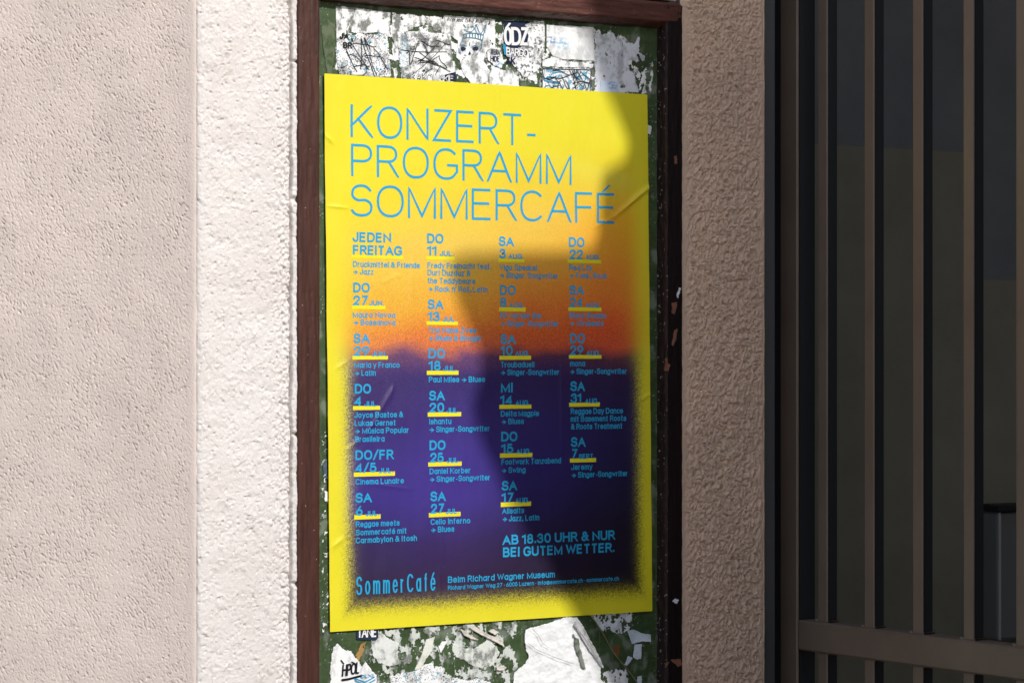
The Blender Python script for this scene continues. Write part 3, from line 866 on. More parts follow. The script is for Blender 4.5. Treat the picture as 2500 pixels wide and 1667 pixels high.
WHITE = np.array([.86, .865, .86]); GREY = np.array([.17, .18, .165]); GREEN = np.array([.045, .08, .03])
scrap_n = [0]
def scrap(pxpoly, label, jag=.0015, lift=.0010, stain=.5, hole=.0, curl=0.0, colf=None, base=WHITE, seed=1, step=.0009,
          name="paper_scrap", category="paper scrap", hs=.012, kind=None, crump=.0004, parent=None, tone=GREY):
    poly = [uv(x, y, lift) for x, y in pxpoly]
    us = [p[0] for p in poly]; vs_ = [p[1] for p in poly]; mg = jag*2+.002
    u = np.arange(min(us)-mg, max(us)+mg, step)[None, :]; v = np.arange(min(vs_)-mg, max(vs_)+mg, step)[:, None]
    U = u+0*v; V = v+0*u
    f = sdf_poly(U, V, poly) + jag*(fbm(U/.010, V/.010, 4, seed*7+1, .6))
    d_in = f.copy()
    if hole > 0:
        hn = fbm(U/hs, V/(hs*1.25), 5, seed*7+2, .62)
        f = np.where(hn > (1.0-hole)*.95-.05, -1, f)
    keep = (f > 0)
    kc = keep[:-1, :-1] & keep[1:, :-1] & keep[:-1, 1:] & keep[1:, 1:]
    z = lift + crump*fbm(U/.025, V/.02, 3, seed*7+3) + .00018*np.abs(fbm(U/.007, V/.006, 2, seed*7+4)) + curl*np.exp(-np.clip(d_in, 0, 1)/.004)
    z = np.maximum(z, .0006)
    st = sstep(-.13, .40, fbm(U/.020, V/.026, 6, seed*7+5, .68))
    fine = fbm(U/.003, V/.0035, 3, seed*7+6, .7)
    k = np.clip(st*stain*1.25*(.9+.6*fine), 0, .97)
    col = base*(1-k[..., None]) + tone*k[..., None]
    col = col*(1+.07*fine[..., None])
    if colf is not None: col = colf(U, V, col, seed)
    nu = U.shape[1]; nv = U.shape[0]
    I = np.arange(nu*nv).reshape(nv, nu)
    a = I[:-1, :-1][kc]; fcs = np.stack([a, a+1, a+1+nu, a+nu], 1)
    co = Pn(U, V, z).reshape(-1, 3); cc = np.clip(col, 0, .9).reshape(-1, 3)
    # rim down to the board
    pad = np.pad(kc, 1)
    walls = []
    for (dy, dx, A, B) in ((-1, 0, (0, 0), (0, 1)), (1, 0, (1, 1), (1, 0)), (0, -1, (1, 0), (0, 0)), (0, 1, (0, 1), (1, 1))):
        nbk = pad[1+dy:1+dy+kc.shape[0], 1+dx:1+dx+kc.shape[1]]
        yy, xx = np.nonzero(kc & ~nbk)
        walls.append(np.stack([I[yy+A[0], xx+A[1]], I[yy+B[0], xx+B[1]]], 1))
    W = np.concatenate(walls)
    low = Pn(U, V, np.maximum(z-.0009, .0003)).reshape(-1, 3)
    wv = np.concatenate([low[W[:, 0]], low[W[:, 1]]]); nW = len(W); base_i = len(co)
    wf = np.stack([W[:, 1], W[:, 0], base_i+np.arange(nW), base_i+nW+np.arange(nW)], 1)
    allv = np.concatenate([co, wv]); allc = np.concatenate([cc, cc[W[:, 0]], cc[W[:, 1]]])
    allf = np.concatenate([fcs, wf])
    used = np.unique(allf); rem = np.zeros(len(allv), np.int64); rem[used] = np.arange(len(used))
    me = mesh_np(name, allv[used], rem[allf], allc[used])
    props = {}
    if label: props["label"] = label
    if category: props["category"] = category
    if kind: props["kind"] = kind
    return link(name, me, parent, M_scrap, **props)

def over(col, k, c):
    return col*(1-k[..., None]) + np.array(c)*k[..., None]
def speckle(c1=(.02,.03,.06), c2=(.06,.36,.52), amt=.0, hue=.52, sc=.0022):
    def f(U, V, col, seed):
        dens = fbm(U/.02, V/.02, 3, seed*5+1)*.5
        n = perlin(U/sc, V/sc, seed*5+2) + .5*perlin(U/(sc*.5), V/(sc*.5), seed*5+3)
        col = over(col, sstep(.12-amt, .22-amt, n+dens-.12)*.9, c1)
        b = perlin(U/.008, V/.008, seed*5+4)
        return over(col, sstep(hue, hue+.08, b)*.85, c2)
    return f
def smear(cx, cy, rx, ry, c, a=.8, sd=3):
    def f(U, V, col, seed):
        u0, v0 = uv(cx, cy, .001)
        r = ((U-u0)/(rx*.00075))**2 + ((V-v0)/(ry*.00065))**2
        k = np.clip(1.15-r, 0, 1)*sstep(-.25, .3, fbm(U/.006, V/.004, 4, sd))*a
        return over(col, k, c)
    return f
def chain(*fs):
    def f(U, V, col, seed):
        for g in fs: col = g(U, V, col, seed)
        return col
    return f

def marks(parent, polylines, m, w=1.6, lift=.0028, name="ink_marks"):
    V, Fc = [], []
    sc = .00066
    for i, pl in enumerate(polylines):
        pts = [uv(x, y, lift) for x, y in pl]
        ribbon(pts, w*sc/2, V, Fc, lambda a, b, z: P(a, b, lift+z), .000012*(i % 8), square=False)
    return link(name, mesh_np(name, V, np.array(Fc)[:, ::-1].copy(), smooth=False), parent, m)
def word(parent, s_, x0, y0, x1, y1, cap, sw, m, lift=.0028, name="lettering", track=None):
    V, Fc = [], []
    a = uv(x0, y0, lift); b = uv(x1, y1, lift)
    text_geo(s_, a[0], a[1], b[0], b[1], cap*.00066, sw*.00066, lambda p, q, z: P(p, q, lift+z), V, Fc, track=track)
    return link(name, mesh_np(name, V, np.array(Fc)[:, ::-1].copy(), smooth=False), parent, m)
def patch(parent, pts, m, lift=.0024, name="print_patch"):
    pp = [uv(x, y, lift) for x, y in pts]
    return link(name, mesh_np(name, [P(a, b, lift) for a, b in pp], [list(range(len(pp)))[::-1]], smooth=False), parent, m)

rnd = random.Random(11)
# thin paste and paper fibres left all over the board: nobody could count them
def residue(pxpoly, thr, seed, stain=.75, sc=.02, jag=.004, base=WHITE):
    return dict(pxpoly=pxpoly, label=None, jag=jag, lift=.0007, stain=stain, hole=thr, seed=seed, hs=sc, name="paper_residue", category=None, kind="stuff", crump=.0001, parent=board, base=base)
scrap(**residue([(820,22),(955,35),(1090,45),(1240,50),(1340,60),(1460,70),(1520,85),(1560,130),(1570,225),(1570,260),(820,200)], .98, 301, stain=1.0, sc=.015))
scrap(**residue([(895,1520),(1260,1500),(1265,1667),(1300,1720),(930,1720),(905,1620)], .97, 302, stain=.9, sc=.018, base=np.array([.62,.65,.60])))
scrap(**residue([(786,1040),(800,1040),(800,1300),(806,1560),(786,1600)], 1.15, 303, sc=.012))
scrap(**residue([(1440,1497),(1545,1490),(1540,1530),(1520,1545),(1470,1540)], .74, 304, sc=.010, stain=.3, base=np.array([.7,.74,.78])))
scrap(**residue([(1470,1640),(1530,1630),(1540,1700),(1475,1700)], .62, 305, sc=.012, stain=.4))
scrap(**residue([(1560,180),(1595,150),(1592,226),(1560,232)], .86, 306, sc=.010, stain=.4))

a = scrap([(819,14),(954,30),(953,92),(925,80),(885,84),(858,80),(850,60),(836,90),(822,100)], "white torn paper with grey stain in the board's top left corner", jag=.0012, seed=21, stain=.95, hole=.22, hs=.010, lift=.0014)
word(a, "JA", 830, 96, 852, 97, 14, 3.6, M_black); word(a, "BR", 838, 118, 860, 119, 14, 3.2, M_black)
b = scrap([(822,92),(860,86),(946,82),(951,130),(956,190),(828,186),(820,140)], "scribbled flyer scrap speckled black and blue, above the poster's left corner", jag=.0010, seed=22, stain=.6, hole=.38, hs=.008, lift=.0017, colf=speckle())
def scrib(x0, y0, x1, y1, n, seed):
    r = random.Random(seed); out = []
    for i in range(n):
        x, y = r.uniform(x0, x1), r.uniform(y0, y1); an = r.uniform(-1.9, -.5) if r.random() < .7 else r.uniform(-.4, .6)
        pl = [(x, y)]
        for k in range(r.randint(3, 7)):
            an += r.uniform(-.5, .5); l = r.uniform(5, 13)
            x = min(max(x-l*math.cos(an), x0), x1); y = min(max(y-l*math.sin(an), y0), y1)
            pl.append((x, y))
        out.append(pl)
    return out
marks(b, [[(845,120),(858,150),(872,176)], [(860,108),(880,140),(902,172)], [(882,94),(893,128),(908,165),(915,188)], [(882,94),(884,140),(880,170)], [(890,92),(903,118),(905,137),(897,118),(889,93)],
          [(912,118),(924,130),(936,152),(948,172)], [(903,137),(912,165),(920,184)], [(846,126),(856,146)]] + scrib(832,100,946,184,7,5), M_black, 1.6)
c = scrap([(957,32),(1078,42),(1080,78),(1060,76),(1052,60),(1030,62),(1005,74),(985,82),(978,110),(972,150),(958,146)], "smudged grey strip of paper beside the paper with the crown", jag=.0028, seed=23, stain=1.0, hole=.42, hs=.009, lift=.0013)
d = scrap([(970,78),(1030,76),(1075,82),(1100,82),(1106,150),(1112,200),(980,196),(973,140)], "scratched flyer scrap with black scribble and blocky letters above the poster", jag=.0010, seed=24, stain=1.0, hole=.36, hs=.008, lift=.0018,
          colf=chain(lambda U, V, col, sd: over(col, sstep(.1, .3, perlin(U/.002, V/.002, 3)+.5*perlin(U/.012, V/.012, 4)-.75*sstep(uv(0, 140)[1], uv(0, 165)[1], V)*0-.15)*.7*(U < uv(1060, 150)[0]), (.03,.03,.08)), smear(985, 125, 12, 45, (.25,.5,.65), .6, 8)))
marks(d, [[(978,122),(1010,126),(1045,128),(1092,127)], [(1012,140),(1040,150),(1080,165),(1100,176)], [(1090,105),(1060,138),(1030,165),(1010,180)], [(1075,100),(1050,128),(1020,158)], [(1024,128),(1055,152),(1088,168)],
          [(1020,148),(1060,150),(1070,158)], [(1108,178),(1085,190),(1076,197)]] + scrib(1000,100,1100,185,12,9), M_black, 1.5)
patch(d, [(1085,183),(1113,176),(1114,202),(1082,200)], M_navy)
word(d, "KAIKOWSKIE", 1003, 196, 1108, 203, 18, 3.2, M_whi, lift=.0031, track=.10)
word(d, "KAIKOWSKIE", 1004.5, 197.5, 1109.5, 204.5, 19, 1.0, M_black, lift=.0034, track=.10)
# paper with the crowned skull
e = scrap([(1084,37),(1210,46),(1210,118),(1190,124),(1182,150),(1198,175),(1190,200),(1165,212),(1150,205),(1130,180),(1122,150),(1112,140),(1118,100),(1084,82)], "white torn paper with a blue crowned skull drawing and handwriting", jag=.0016, seed=25, stain=.7, hole=.26, lift=.0016)
def script(x0, y0, x1, dy, seed):
    r = random.Random(seed); out = []; x = x0
    words = [4, 4, 5, 5]
    tot = sum(words)+3; st = (x1-x0)/tot
    for w in words:
        for k in range(w):
            h = r.choice([4, 4.5, 9]); 
            xx = x + st*.1; yy = y0 + dy*(x-x0)/(x1-x0)
            out.append([(xx, yy), (xx+st*.35, yy-h), (xx+st*.45, yy-h*.8), (xx+st*.3, yy-1), (xx+st*.75, yy), (xx+st, yy-3)])
            x += st
        x += st
    return out
# handwritten line: Krol jest tylko jeden
V_, F_ = [], []
def italic_word(s_, x0, y0, x1, y1, cap, sw, m, parent, sl=.35, lift=.0026):
    V, Fc = [], []
    a = uv(x0, y0, lift); b_ = uv(x1, y1, lift)
    text_geo(s_, 0, 0, math.hypot(b_[0]-a[0], b_[1]-a[1]), 0, cap*.00066, sw*.00066, lambda p, q, z: (p, q, z), V, Fc, track=.16)
    an = math.atan2(b_[1]-a[1], b_[0]-a[0]); W = []
    for (p, q, z) in V:
        p2 = p + sl*q
        W.append(P(a[0]+p2*math.cos(an)-q*math.sin(an), a[1]+p2*math.sin(an)+q*math.cos(an), lift+z))
    return link("handwriting", mesh_np("handwriting", W, np.array(Fc)[:, ::-1].copy(), smooth=False), parent, m)
italic_word("Krol  jest  tylko  jeden", 1092, 52, 1184, 56, 9.5, 1.1, M_black, e)
crown = [[(1133,84),(1148,81),(1165,82),(1181,86),(1178,99),(1162,94),(1146,92),(1131,94),(1133,84)], [(1165,82),(1160,70),(1163,61),(1169,76),(1174,84)], [(1174,84),(1180,74),(1187,61),(1184,76),(1180,86)],
         [(1134,72),(1142,78),(1152,78),(1159,71),(1156,65),(1148,66)], [(1131,60),(1138,68)], [(1140,84),(1139,92)], [(1147,82),(1147,91)], [(1154,82),(1154,92)], [(1161,83),(1161,93)], [(1168,84),(1168,95)], [(1174,85),(1173,97)], [(1184,62),(1189,62)], [(1160,62),(1166,60)]]
marks(e, crown, M_teal, 1.7)
skull = [[(1131,95),(1126,104),(1123,112)], [(1121,118),(1121,127),(1126,133)], [(1177,99),(1177,112),(1172,124)], [(1124,113),(1131,110),(1140,114)], [(1153,115),(1160,111),(1169,116)], [(1147,104),(1147,113)], [(1168,128),(1164,136)], [(1134,134),(1139,137)], [(1154,136),(1156,131)]]
marks(e, skull, M_teal, 1.6)
for q in ([(1125,116),(1131,114),(1138,118),(1136,123),(1130,125),(1126,122)], [(1154,117),(1160,114),(1168,117),(1167,123),(1160,124),(1155,122)], [(1144,132),(1147,125),(1150,132),(1147,135)]):
    patch(e, q, M_navy, lift=.0029, name="skull_shading")
# navy paper with big white letters
f_ = scrap([(1228,48),(1330,52),(1331,120),(1322,150),(1315,180),(1278,192),(1262,170),(1245,150),(1232,132),(1226,108)], "paper with big white letters on navy, torn white at its right", jag=.0015, seed=26, stain=.7, hole=.34, hs=.009, lift=.0018,
           colf=chain(speckle(c1=(.10,.11,.12), c2=(.75,.78,.8), amt=-.1, sc=.005), lambda U, V, col, sd: over(col, 1.0*((sdf_poly(U, V, [uv(*q, .001) for q in [(1228,50),(1300,52),(1282,62),(1290,88),(1286,108),(1280,112),(1262,120),(1244,118),(1228,112)]]) + .0015*fbm(U/.006, V/.006, 3, 77)) > 0), (.012,.022,.055))))
word(f_, "ÓDZ", 1230, 111, 1292, 112, 44, 7.5, M_whi, track=.12)
word(f_, "BARGO", 1236, 136, 1290, 140, 19, 5.6, M_navy, track=.14); word(f_, "BARGO", 1236, 136, 1290, 140, 19, 3.2, M_whi, track=.14, lift=.0032)
word(f_, "TK", 1236, 156, 1258, 158, 17, 4.5, M_navy)
patch(f_, [(1228,108),(1234,109),(1238,135),(1231,134)], M_cyan)
g_ = scrap([(1334,60),(1450,66),(1452,150),(1420,148),(1372,146),(1350,138),(1334,115)], "blank white paper with a faint blue smear, crossed by the shadow edge", jag=.0006, seed=27, stain=.30, lift=.0016,
           colf=chain(smear(1345, 100, 16, 14, (.04,.18,.40), .9, 5), smear(1372, 108, 22, 18, (.22,.48,.66), .8, 6)))
scrap([(1320,150),(1345,140),(1372,148),(1450,156),(1448,168),(1324,164)], "narrow white torn strip below the paper with the blue smear", jag=.0018, seed=28, stain=.7, hole=.16, lift=.0012)
h_ = scrap([(1322,166),(1444,168),(1445,230),(1322,226)], "square flyer scrap scrawled all over in black and blue, near the shadow edge", jag=.0004, seed=29, stain=.12, lift=.0015, colf=speckle(hue=.30, c2=(.10,.36,.50), c1=(.05,.07,.10), amt=-.06))
marks(h_, [[(1325,168),(1443,171),(1443,224)], [(1325,168),(1324,222)], [(1390,170),(1400,190),(1408,222)], [(1408,172),(1425,200),(1436,226)], [(1335,188),(1370,192),(1412,176)]] + scrib(1328,172,1440,224,26,14), M_black, 1.7)
marks(h_, scrib(1328,172,1440,224,10,15), M_cyan, 2.2, lift=.0026)
i_ = scrap([(1455,74),(1470,86),(1492,78),(1512,88),(1530,104),(1548,106),(1560,92),(1563,128),(1578,140),(1562,160),(1545,150),(1528,148),(1540,170),(1552,190),(1560,228),(1450,228),(1452,150)], "large shaded grey torn paper at the board's top right", jag=.0045, seed=30, stain=.75, hole=.46, lift=.0013, hs=.016, base=np.array([.72,.75,.80]), tone=np.array([.38,.40,.42]))
j_ = scrap([(1466,197),(1511,199),(1510,228),(1464,228)], "small pale blue sticker on the shaded paper above the poster's right corner", jag=.0004, seed=31, stain=.10, lift=.0021, base=np.array([.62,.72,.85]), colf=smear(1494, 210, 14, 12, (.05,.22,.50), .9, 7))
scrap([(1199,160),(1225,170),(1252,172),(1267,190),(1268,214),(1192,208),(1196,180)], "dark smudged grey paper remnant below the navy lettered paper", jag=.0020, seed=32, stain=.95, hole=.18, lift=.0010)
k_ = scrap([(1188,126),(1205,117),(1222,118),(1230,150),(1226,168),(1205,160),(1192,148)], "small torn scrap with tiny faded letters between skull and navy papers", jag=.0018, seed=33, stain=.5, lift=.0016, colf=smear(1218, 158, 14, 6, (.03,.30,.55), .9, 2))
word(k_, "ITERA", 1199, 134, 1221, 135, 13, 1.8, M_navy); word(k_, "HIDE", 1198, 150, 1220, 151, 13, 1.8, M_navy)
scrap([(1287,185),(1310,178),(1313,200),(1288,196)], "tiny torn white triangle just above the poster's top edge", jag=.0010, seed=34, stain=.25, lift=.0013)
scrap([(783,62),(800,48),(818,60),(818,120),(812,185),(800,190),(790,130)], "olive tape remnant along the board's upper left edge", jag=.0015, seed=35, stain=.9, base=np.array([.12,.15,.09]), tone=np.array([.05,.08,.03]), lift=.0009)
scrap([(1581,305),(1592,308),(1589,330),(1580,327)], "small white fleck at the poster's upper right side", jag=.0008, seed=36, stain=.1, lift=.0010)

# below the poster
l_ = scrap([(868,1528),(925,1528),(924,1557),(918,1563),(870,1562)], "navy sticker with white capitals peeking out under the poster", jag=.0006, seed=41, stain=.1, lift=.0016, base=np.array([.018,.030,.060]), tone=np.array([.03,.04,.07]))
word(l_, "TANIE", 872, 1556, 920, 1554, 23, 3.8, M_whi, track=.16)
m2 = scrap([(812,1580),(825,1570),(842,1585),(858,1588),(872,1608),(884,1625),(892,1612),(906,1632),(918,1648),(926,1690),(806,1700),(806,1640)], "white ragged paper with a black handwritten tag at the board's lower left", jag=.0026, seed=42, stain=.30, hole=.06, lift=.0015)
italic_word("HPOL", 834, 1651, 878, 1643, 27, 4.2, M_black, m2, .18)
marks(m2, [[(834,1659),(850,1657),(884,1648)]], M_black, 5)
marks(m2, [[(832,1610),(840,1620)], [(858,1615),(866,1618)]], M_black, 3)
marks(m2, [[(866,1655),(892,1664),(915,1651)], [(868,1661),(893,1671),(916,1658)], [(866,1657),(870,1660)]], M_cyan, 2.6)
word(m2, "CLXI", 880, 1655, 912, 1652, 8, 2.0, M_cyan)
n_ = scrap([(905,1560),(930,1540),(950,1558),(975,1570),(968,1600),(980,1620),(952,1628),(925,1618),(910,1600)], "pale grey torn patch right of the navy sticker", jag=.0025, seed=43, stain=.6, hole=.10, lift=.0010, base=np.array([.72,.74,.70]))
scrap([(1040,1560),(1062,1552),(1055,1590),(1040,1610),(1030,1630),(1010,1636),(1028,1600)], "long creamy torn sliver pointing up towards the poster", jag=.0012, seed=44, stain=.25, lift=.0016, base=np.array([.76,.76,.68]))
scrap([(1064,1563),(1072,1575),(1078,1565),(1094,1564),(1084,1582),(1076,1595)], "small white forked scrap under the poster's middle", jag=.0008, seed=45, stain=.1, lift=.0020)
scrap([(1010,1636),(1040,1622),(1056,1614),(1062,1625),(1080,1625),(1082,1650),(1100,1650),(1140,1660),(1170,1655),(1200,1665),(1200,1720),(950,1720),(955,1648),(985,1640)], "wide flaking white paper along the picture's bottom edge", jag=.0030, seed=46, stain=.45, hole=.26, lift=.0013, colf=speckle(amt=-.16, sc=.002), hs=.010)
scrap([(1102,1565),(1120,1575),(1150,1585),(1195,1560),(1222,1590),(1205,1625),(1160,1632),(1130,1610),(1108,1602)], "mottled grey paper remnant with curled slivers below the poster", jag=.0030, seed=47, stain=.75, hole=.20, lift=.0012, base=np.array([.70,.72,.66]))
for pts, lb, sd in (([(1142,1530),(1158,1526),(1178,1540),(1205,1552),(1226,1562),(1234,1585),(1225,1575),(1200,1562),(1170,1548)], "long pinkish peeled sliver below the poster, left of the big white sheet", 48),
                    ([(1120,1532),(1134,1538),(1160,1556),(1174,1562),(1150,1560),(1132,1550)], "short cream peeled sliver below the poster's bottom edge", 49),
                    ([(1190,1540),(1203,1533),(1218,1542),(1208,1550)], "little pinkish flap beside the long peeled sliver", 50),
                    ([(1210,1625),(1240,1626),(1230,1635),(1212,1636)], "small cream fleck left of the big white sheet", 51)):
    scrap(pts, lb, jag=.0008, seed=sd, stain=.35, lift=.0030, curl=.0015, base=np.array([.72,.66,.58]))
big = scrap([(1282,1535),(1310,1528),(1345,1518),(1378,1506),(1408,1506),(1425,1530),(1450,1575),(1474,1625),(1466,1632),(1466,1655),(1478,1668),(1480,1720),(1250,1720),(1254,1640),(1282,1620),(1290,1600),(1280,1570)],
            "big crumpled white sheet pasted at the board's bottom, half sunlit", jag=.0018, seed=52, stain=.22, lift=.0022, crump=.0016, curl=.0006, base=np.array([.89,.89,.88]), tone=np.array([.45,.45,.43]))
fold = scrap([(1408,1513),(1418,1520),(1446,1572),(1475,1628),(1472,1632),(1440,1590),(1415,1548),(1400,1525)], None, jag=.0005, seed=53, stain=.5, lift=.0055, crump=.0008, name="folded_edge", category=None, parent=big, base=np.array([.70,.70,.68]))
scrap([(1398,1545),(1412,1560),(1422,1600),(1432,1635),(1420,1628),(1406,1590)], None, jag=.0022, seed=54, stain=.9, lift=.0048, crump=.0003, name="bare_tear", category=None, parent=big, base=np.array([.22,.24,.20]), tone=np.array([.06,.08,.05]))
M_cr = mat("crease_grey", (.30,.30,.28), .9)  # flat grey for lines drawn along the sheet's creases
for cl_ in [[(1300,1535),(1315,1550),(1325,1570),(1340,1580)], [(1290,1570),(1310,1585),(1345,1600),(1400,1620)], [(1408,1532),(1430,1560),(1460,1610),(1470,1622)]]:
    marks(big, [cl_], M_cr, 1.1, lift=.0066, name="crease_line")
p_ = scrap([(1530,1537),(1545,1535),(1570,1545),(1590,1548),(1588,1566),(1566,1566),(1542,1572)], "pale blue torn scrap in the shade by the right rail", jag=.0008, seed=55, stain=.2, lift=.0025, base=np.array([.66,.74,.82]), curl=.0012)
scrap([(1549,1572),(1568,1570),(1566,1608),(1556,1610),(1546,1604)], "narrow pale strip hanging under the pale blue scrap", jag=.0006, seed=56, stain=.2, lift=.0018, base=np.array([.66,.72,.80]))
scrap([(1534,1600),(1546,1605),(1538,1618),(1532,1626),(1524,1622)], "small pale fleck left of the narrow hanging strip", jag=.0010, seed=57, stain=.2, lift=.0012, base=np.array([.66,.72,.80]))
scrap([(1556,1650),(1568,1648),(1566,1700),(1553,1700)], "pale vertical strip at the very bottom by the right rail", jag=.0006, seed=58, stain=.2, lift=.0014, base=np.array([.66,.72,.80]))
scrap([(792,1198),(801,1198),(803,1225),(792,1225)], "small grey tag poking out left of the poster", jag=.0008, seed=59, stain=.4, lift=.0010)
scrap([(787,1130),(799,1120),(800,1170),(790,1165)], "small dark blue fleck left of the poster's middle", jag=.0012, seed=60, stain=.4, lift=.0010, base=np.array([.05,.09,.14]))
# straw-coloured string across the lower right of the board
def tube(name, pts, r, m, parent=None, **props):
    V, Fc = [], []; n = 6
    for i, p in enumerate(pts):
        a = np.array(pts[max(0, i-1)]); b = np.array(pts[min(len(pts)-1, i+1)]); tn = b-a; tn = tn/np.linalg.norm(tn)
        x = np.cross(tn, (0, .3, 1)); x /= np.linalg.norm(x); y = np.cross(tn, x)
        for k in range(n):
            an = 2*math.pi*k/n
            V.append(tuple(np.array(p)+r*(x*math.cos(an)+y*math.sin(an))))
    for i in range(len(pts)-1):
        for k in range(n):
            Fc.append((i*n+k, i*n+(k+1) % n, (i+1)*n+(k+1) % n, (i+1)*n+k))
    return link(name, mesh_np(name, V, Fc), parent, m, **props)
pl = []
for k in range(31):
    t_ = k/30; x = 1440+t_*130 + 2*math.sin(t_*9); y = 1498+t_*195+3*math.sin(t_*5)
    u_, v_ = uv(x, y, .002); pl.append(P(u_, v_, .0018+.0012*math.sin(t_*11)))
tube("string", pl, .0010, mat("straw_string", (.24,.22,.11), .8, vary=((.5,.5,.5),(1.3,1.3,1.3)), nscale=60), label="thin straw coloured string running diagonally beside the big white sheet", category="string")
scrap([(1496,1575),(1512,1572),(1514,1590),(1508,1605),(1500,1598)], None, jag=.0020, seed=61, stain=.5, hole=.2, lift=.0008, base=np.array([.20,.08,.03]), tone=np.array([.08,.05,.03]), name="rust_spot", category=None, parent=board)
scrap([(880,1570),(894,1566),(888,1590),(878,1612),(872,1618),(868,1600)], None, jag=.0025, seed=62, stain=.5, hole=.25, lift=.0008, base=np.array([.42,.24,.08]), tone=np.array([.15,.12,.05]), name="rust_spot", category=None, parent=board)

# ---------------------------------------------------------------- gate
gate = empty("metal_gate", "dark brown metal gate of square vertical bars at the right", "gate")
g_post0, g_post1 = gx(1904.5), gx(1945.5)
v_r1 = gv(1947, 1512.5); v_r0 = gv(1947, 1585.5)
M_side_shade = mat("side_shade_black", (.012,.012,.013), .6, spots=(300,.78,(.12,.12,.12)))  # near-black pieces put the shade on bar and post sides into colour
po_ = boxobj("post", PG, (g_post0, g_post1, -1.45, 1.4, -.006, 0), M_gate, gate, .0018)
boxobj("side_shade_bar", PG, (g_post0+.0004, g_post1-.0004, -1.45, 1.4, -.042, -.0062), M_side_shade, po_)
g_far = gx(2500)+.13
boxobj("rail", PG, (g_post1+.0002, g_far, v_r0, v_r1, -.0395, -.0006), M_gate, gate, .003)
boxobj("rail", PG, (g_post1+.0002, g_far, 1.05, 1.10, -.0395, -.0006), M_gate, gate, .003)
boxobj("rail", PG, (g_post1+.0002, g_far, -1.42, -1.37, -.0395, -.0006), M_gate, gate, .003)
boxobj("post", PG, (g_far+.0002, g_far+.043, -1.45, 1.4, -.042, 0), M_gate, gate, .0022)
pitch = (gx(2471.2)-gx(1988.4))/4
b0 = gx(1988.4)
BQ = -.008
ref = boxobj("bar", PG, (b0, b0+.0225, v_r1+.0003, 1.05, BQ-.004, BQ), M_gate, gate, .0014)
refl = boxobj("bar", PG, (b0, b0+.0225, -1.37, v_r0-.0003, BQ-.004, BQ), M_gate, gate, .0014)
boxobj("side_shade_bar", PG, (b0+.0004, b0+.0221, v_r1+.0003, 1.05, BQ-.0235, BQ-.0042), M_side_shade, ref)
boxobj("side_shade_bar", PG, (b0+.0004, b0+.0221, -1.37, v_r0-.0003, BQ-.0235, BQ-.0042), M_side_shade, refl)
nbars = int((g_far-b0)/pitch)
# welds where the bars meet the rail
def weld(g, v, sgn):
    V, Fc = [], []
    for i in range(13):
        a = math.pi*i/12
        for (q, r) in ((BQ+.0012, .0052), (BQ-.0237, .0052)):
            V.append(PG(g+.01125-math.cos(a)*(.01125+r*(.5+.5*abs(math.cos(a)))), v+sgn*(.0046*abs(math.cos(a))**6*.0 + .0008+.0035*(abs(math.cos(a))**8)), q))
    for i in range(12): Fc.append((2*i, 2*i+1, 2*i+3, 2*i+2))
    # skirts
    n = len(V)
    for i in range(13):
        a = math.pi*i/12
        for q in (BQ+.0012, BQ-.0237):
            V.append(PG(g+.01125-math.cos(a)*(.01125+.0056), v-sgn*.0002, q))
    for i in range(12):
        Fc.append((2*i, 2*i+2, n+2*i+2, n+2*i)); Fc.append((2*i+1, n+2*i+1, n+2*i+3, 2*i+3))
    return mesh_np("weld", V, Fc)
wm = weld(b0, v_r1, 1); wm2 = weld(b0, v_r0, -1)
for w_ in (wm, wm2): w_.materials.append(M_gate)
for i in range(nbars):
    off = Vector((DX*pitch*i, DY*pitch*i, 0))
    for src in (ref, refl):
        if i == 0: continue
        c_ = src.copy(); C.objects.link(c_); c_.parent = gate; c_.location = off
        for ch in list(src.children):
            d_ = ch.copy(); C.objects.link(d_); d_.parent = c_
    for me in (wm, wm2):
        w_ = bpy.data.objects.new("weld", me); C.objects.link(w_); w_.parent = gate; w_.location = off
# jamb fixed to the end of the plaster wall
jamb = empty("gate_jamb", "narrow dark grey metal jamb between the tan plaster and the gate post", "door jamb")
uj0 = uC1+.0008
def uvz(px, o): return uv(px, HY, o)[0]
boxobj("jamb_plate", P, (uj0, uvz(1893, -.004), -2.4, 2.4, -.12, -.004), M_jamb, jamb, .0015)
boxobj("jamb_stop", P, (uvz(1893, -.004)+.0003, uvz(1893, -.004)+.10, -2.4, 2.4, -.16, -.085), mat("black_metal", (.008,.008,.009), .7), jamb)

# ---------------------------------------------------------------- door and wall behind the gate
DO = -.42
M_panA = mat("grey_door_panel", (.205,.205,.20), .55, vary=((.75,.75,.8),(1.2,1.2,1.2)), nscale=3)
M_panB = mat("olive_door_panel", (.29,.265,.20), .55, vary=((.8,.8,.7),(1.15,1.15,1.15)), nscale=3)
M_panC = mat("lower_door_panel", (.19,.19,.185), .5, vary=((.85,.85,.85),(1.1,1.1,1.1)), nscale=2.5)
M_dark = mat("passage_blocker_dark", (.10,.10,.095), .9)
def dp(px, py): return uv(px, py, DO)
door = empty("entrance_door", "dim grey panelled door in shade behind the gate bars", "door")
ud0 = dp(1900, HY)[0]; ue = dp(2384, HY)[0]; ud1 = dp(2900, HY)[0]
vA = dp(2150, 361)[1]; vC = dp(2430, 684)[1]; vM = dp(2150, 1180)[1]
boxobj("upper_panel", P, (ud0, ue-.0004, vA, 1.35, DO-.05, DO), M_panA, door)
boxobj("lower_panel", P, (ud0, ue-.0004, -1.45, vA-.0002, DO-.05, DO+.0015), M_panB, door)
boxobj("upper_panel", P, (ue, ud1, vC, 1.35, DO-.05, DO+.004), M_panA, door)
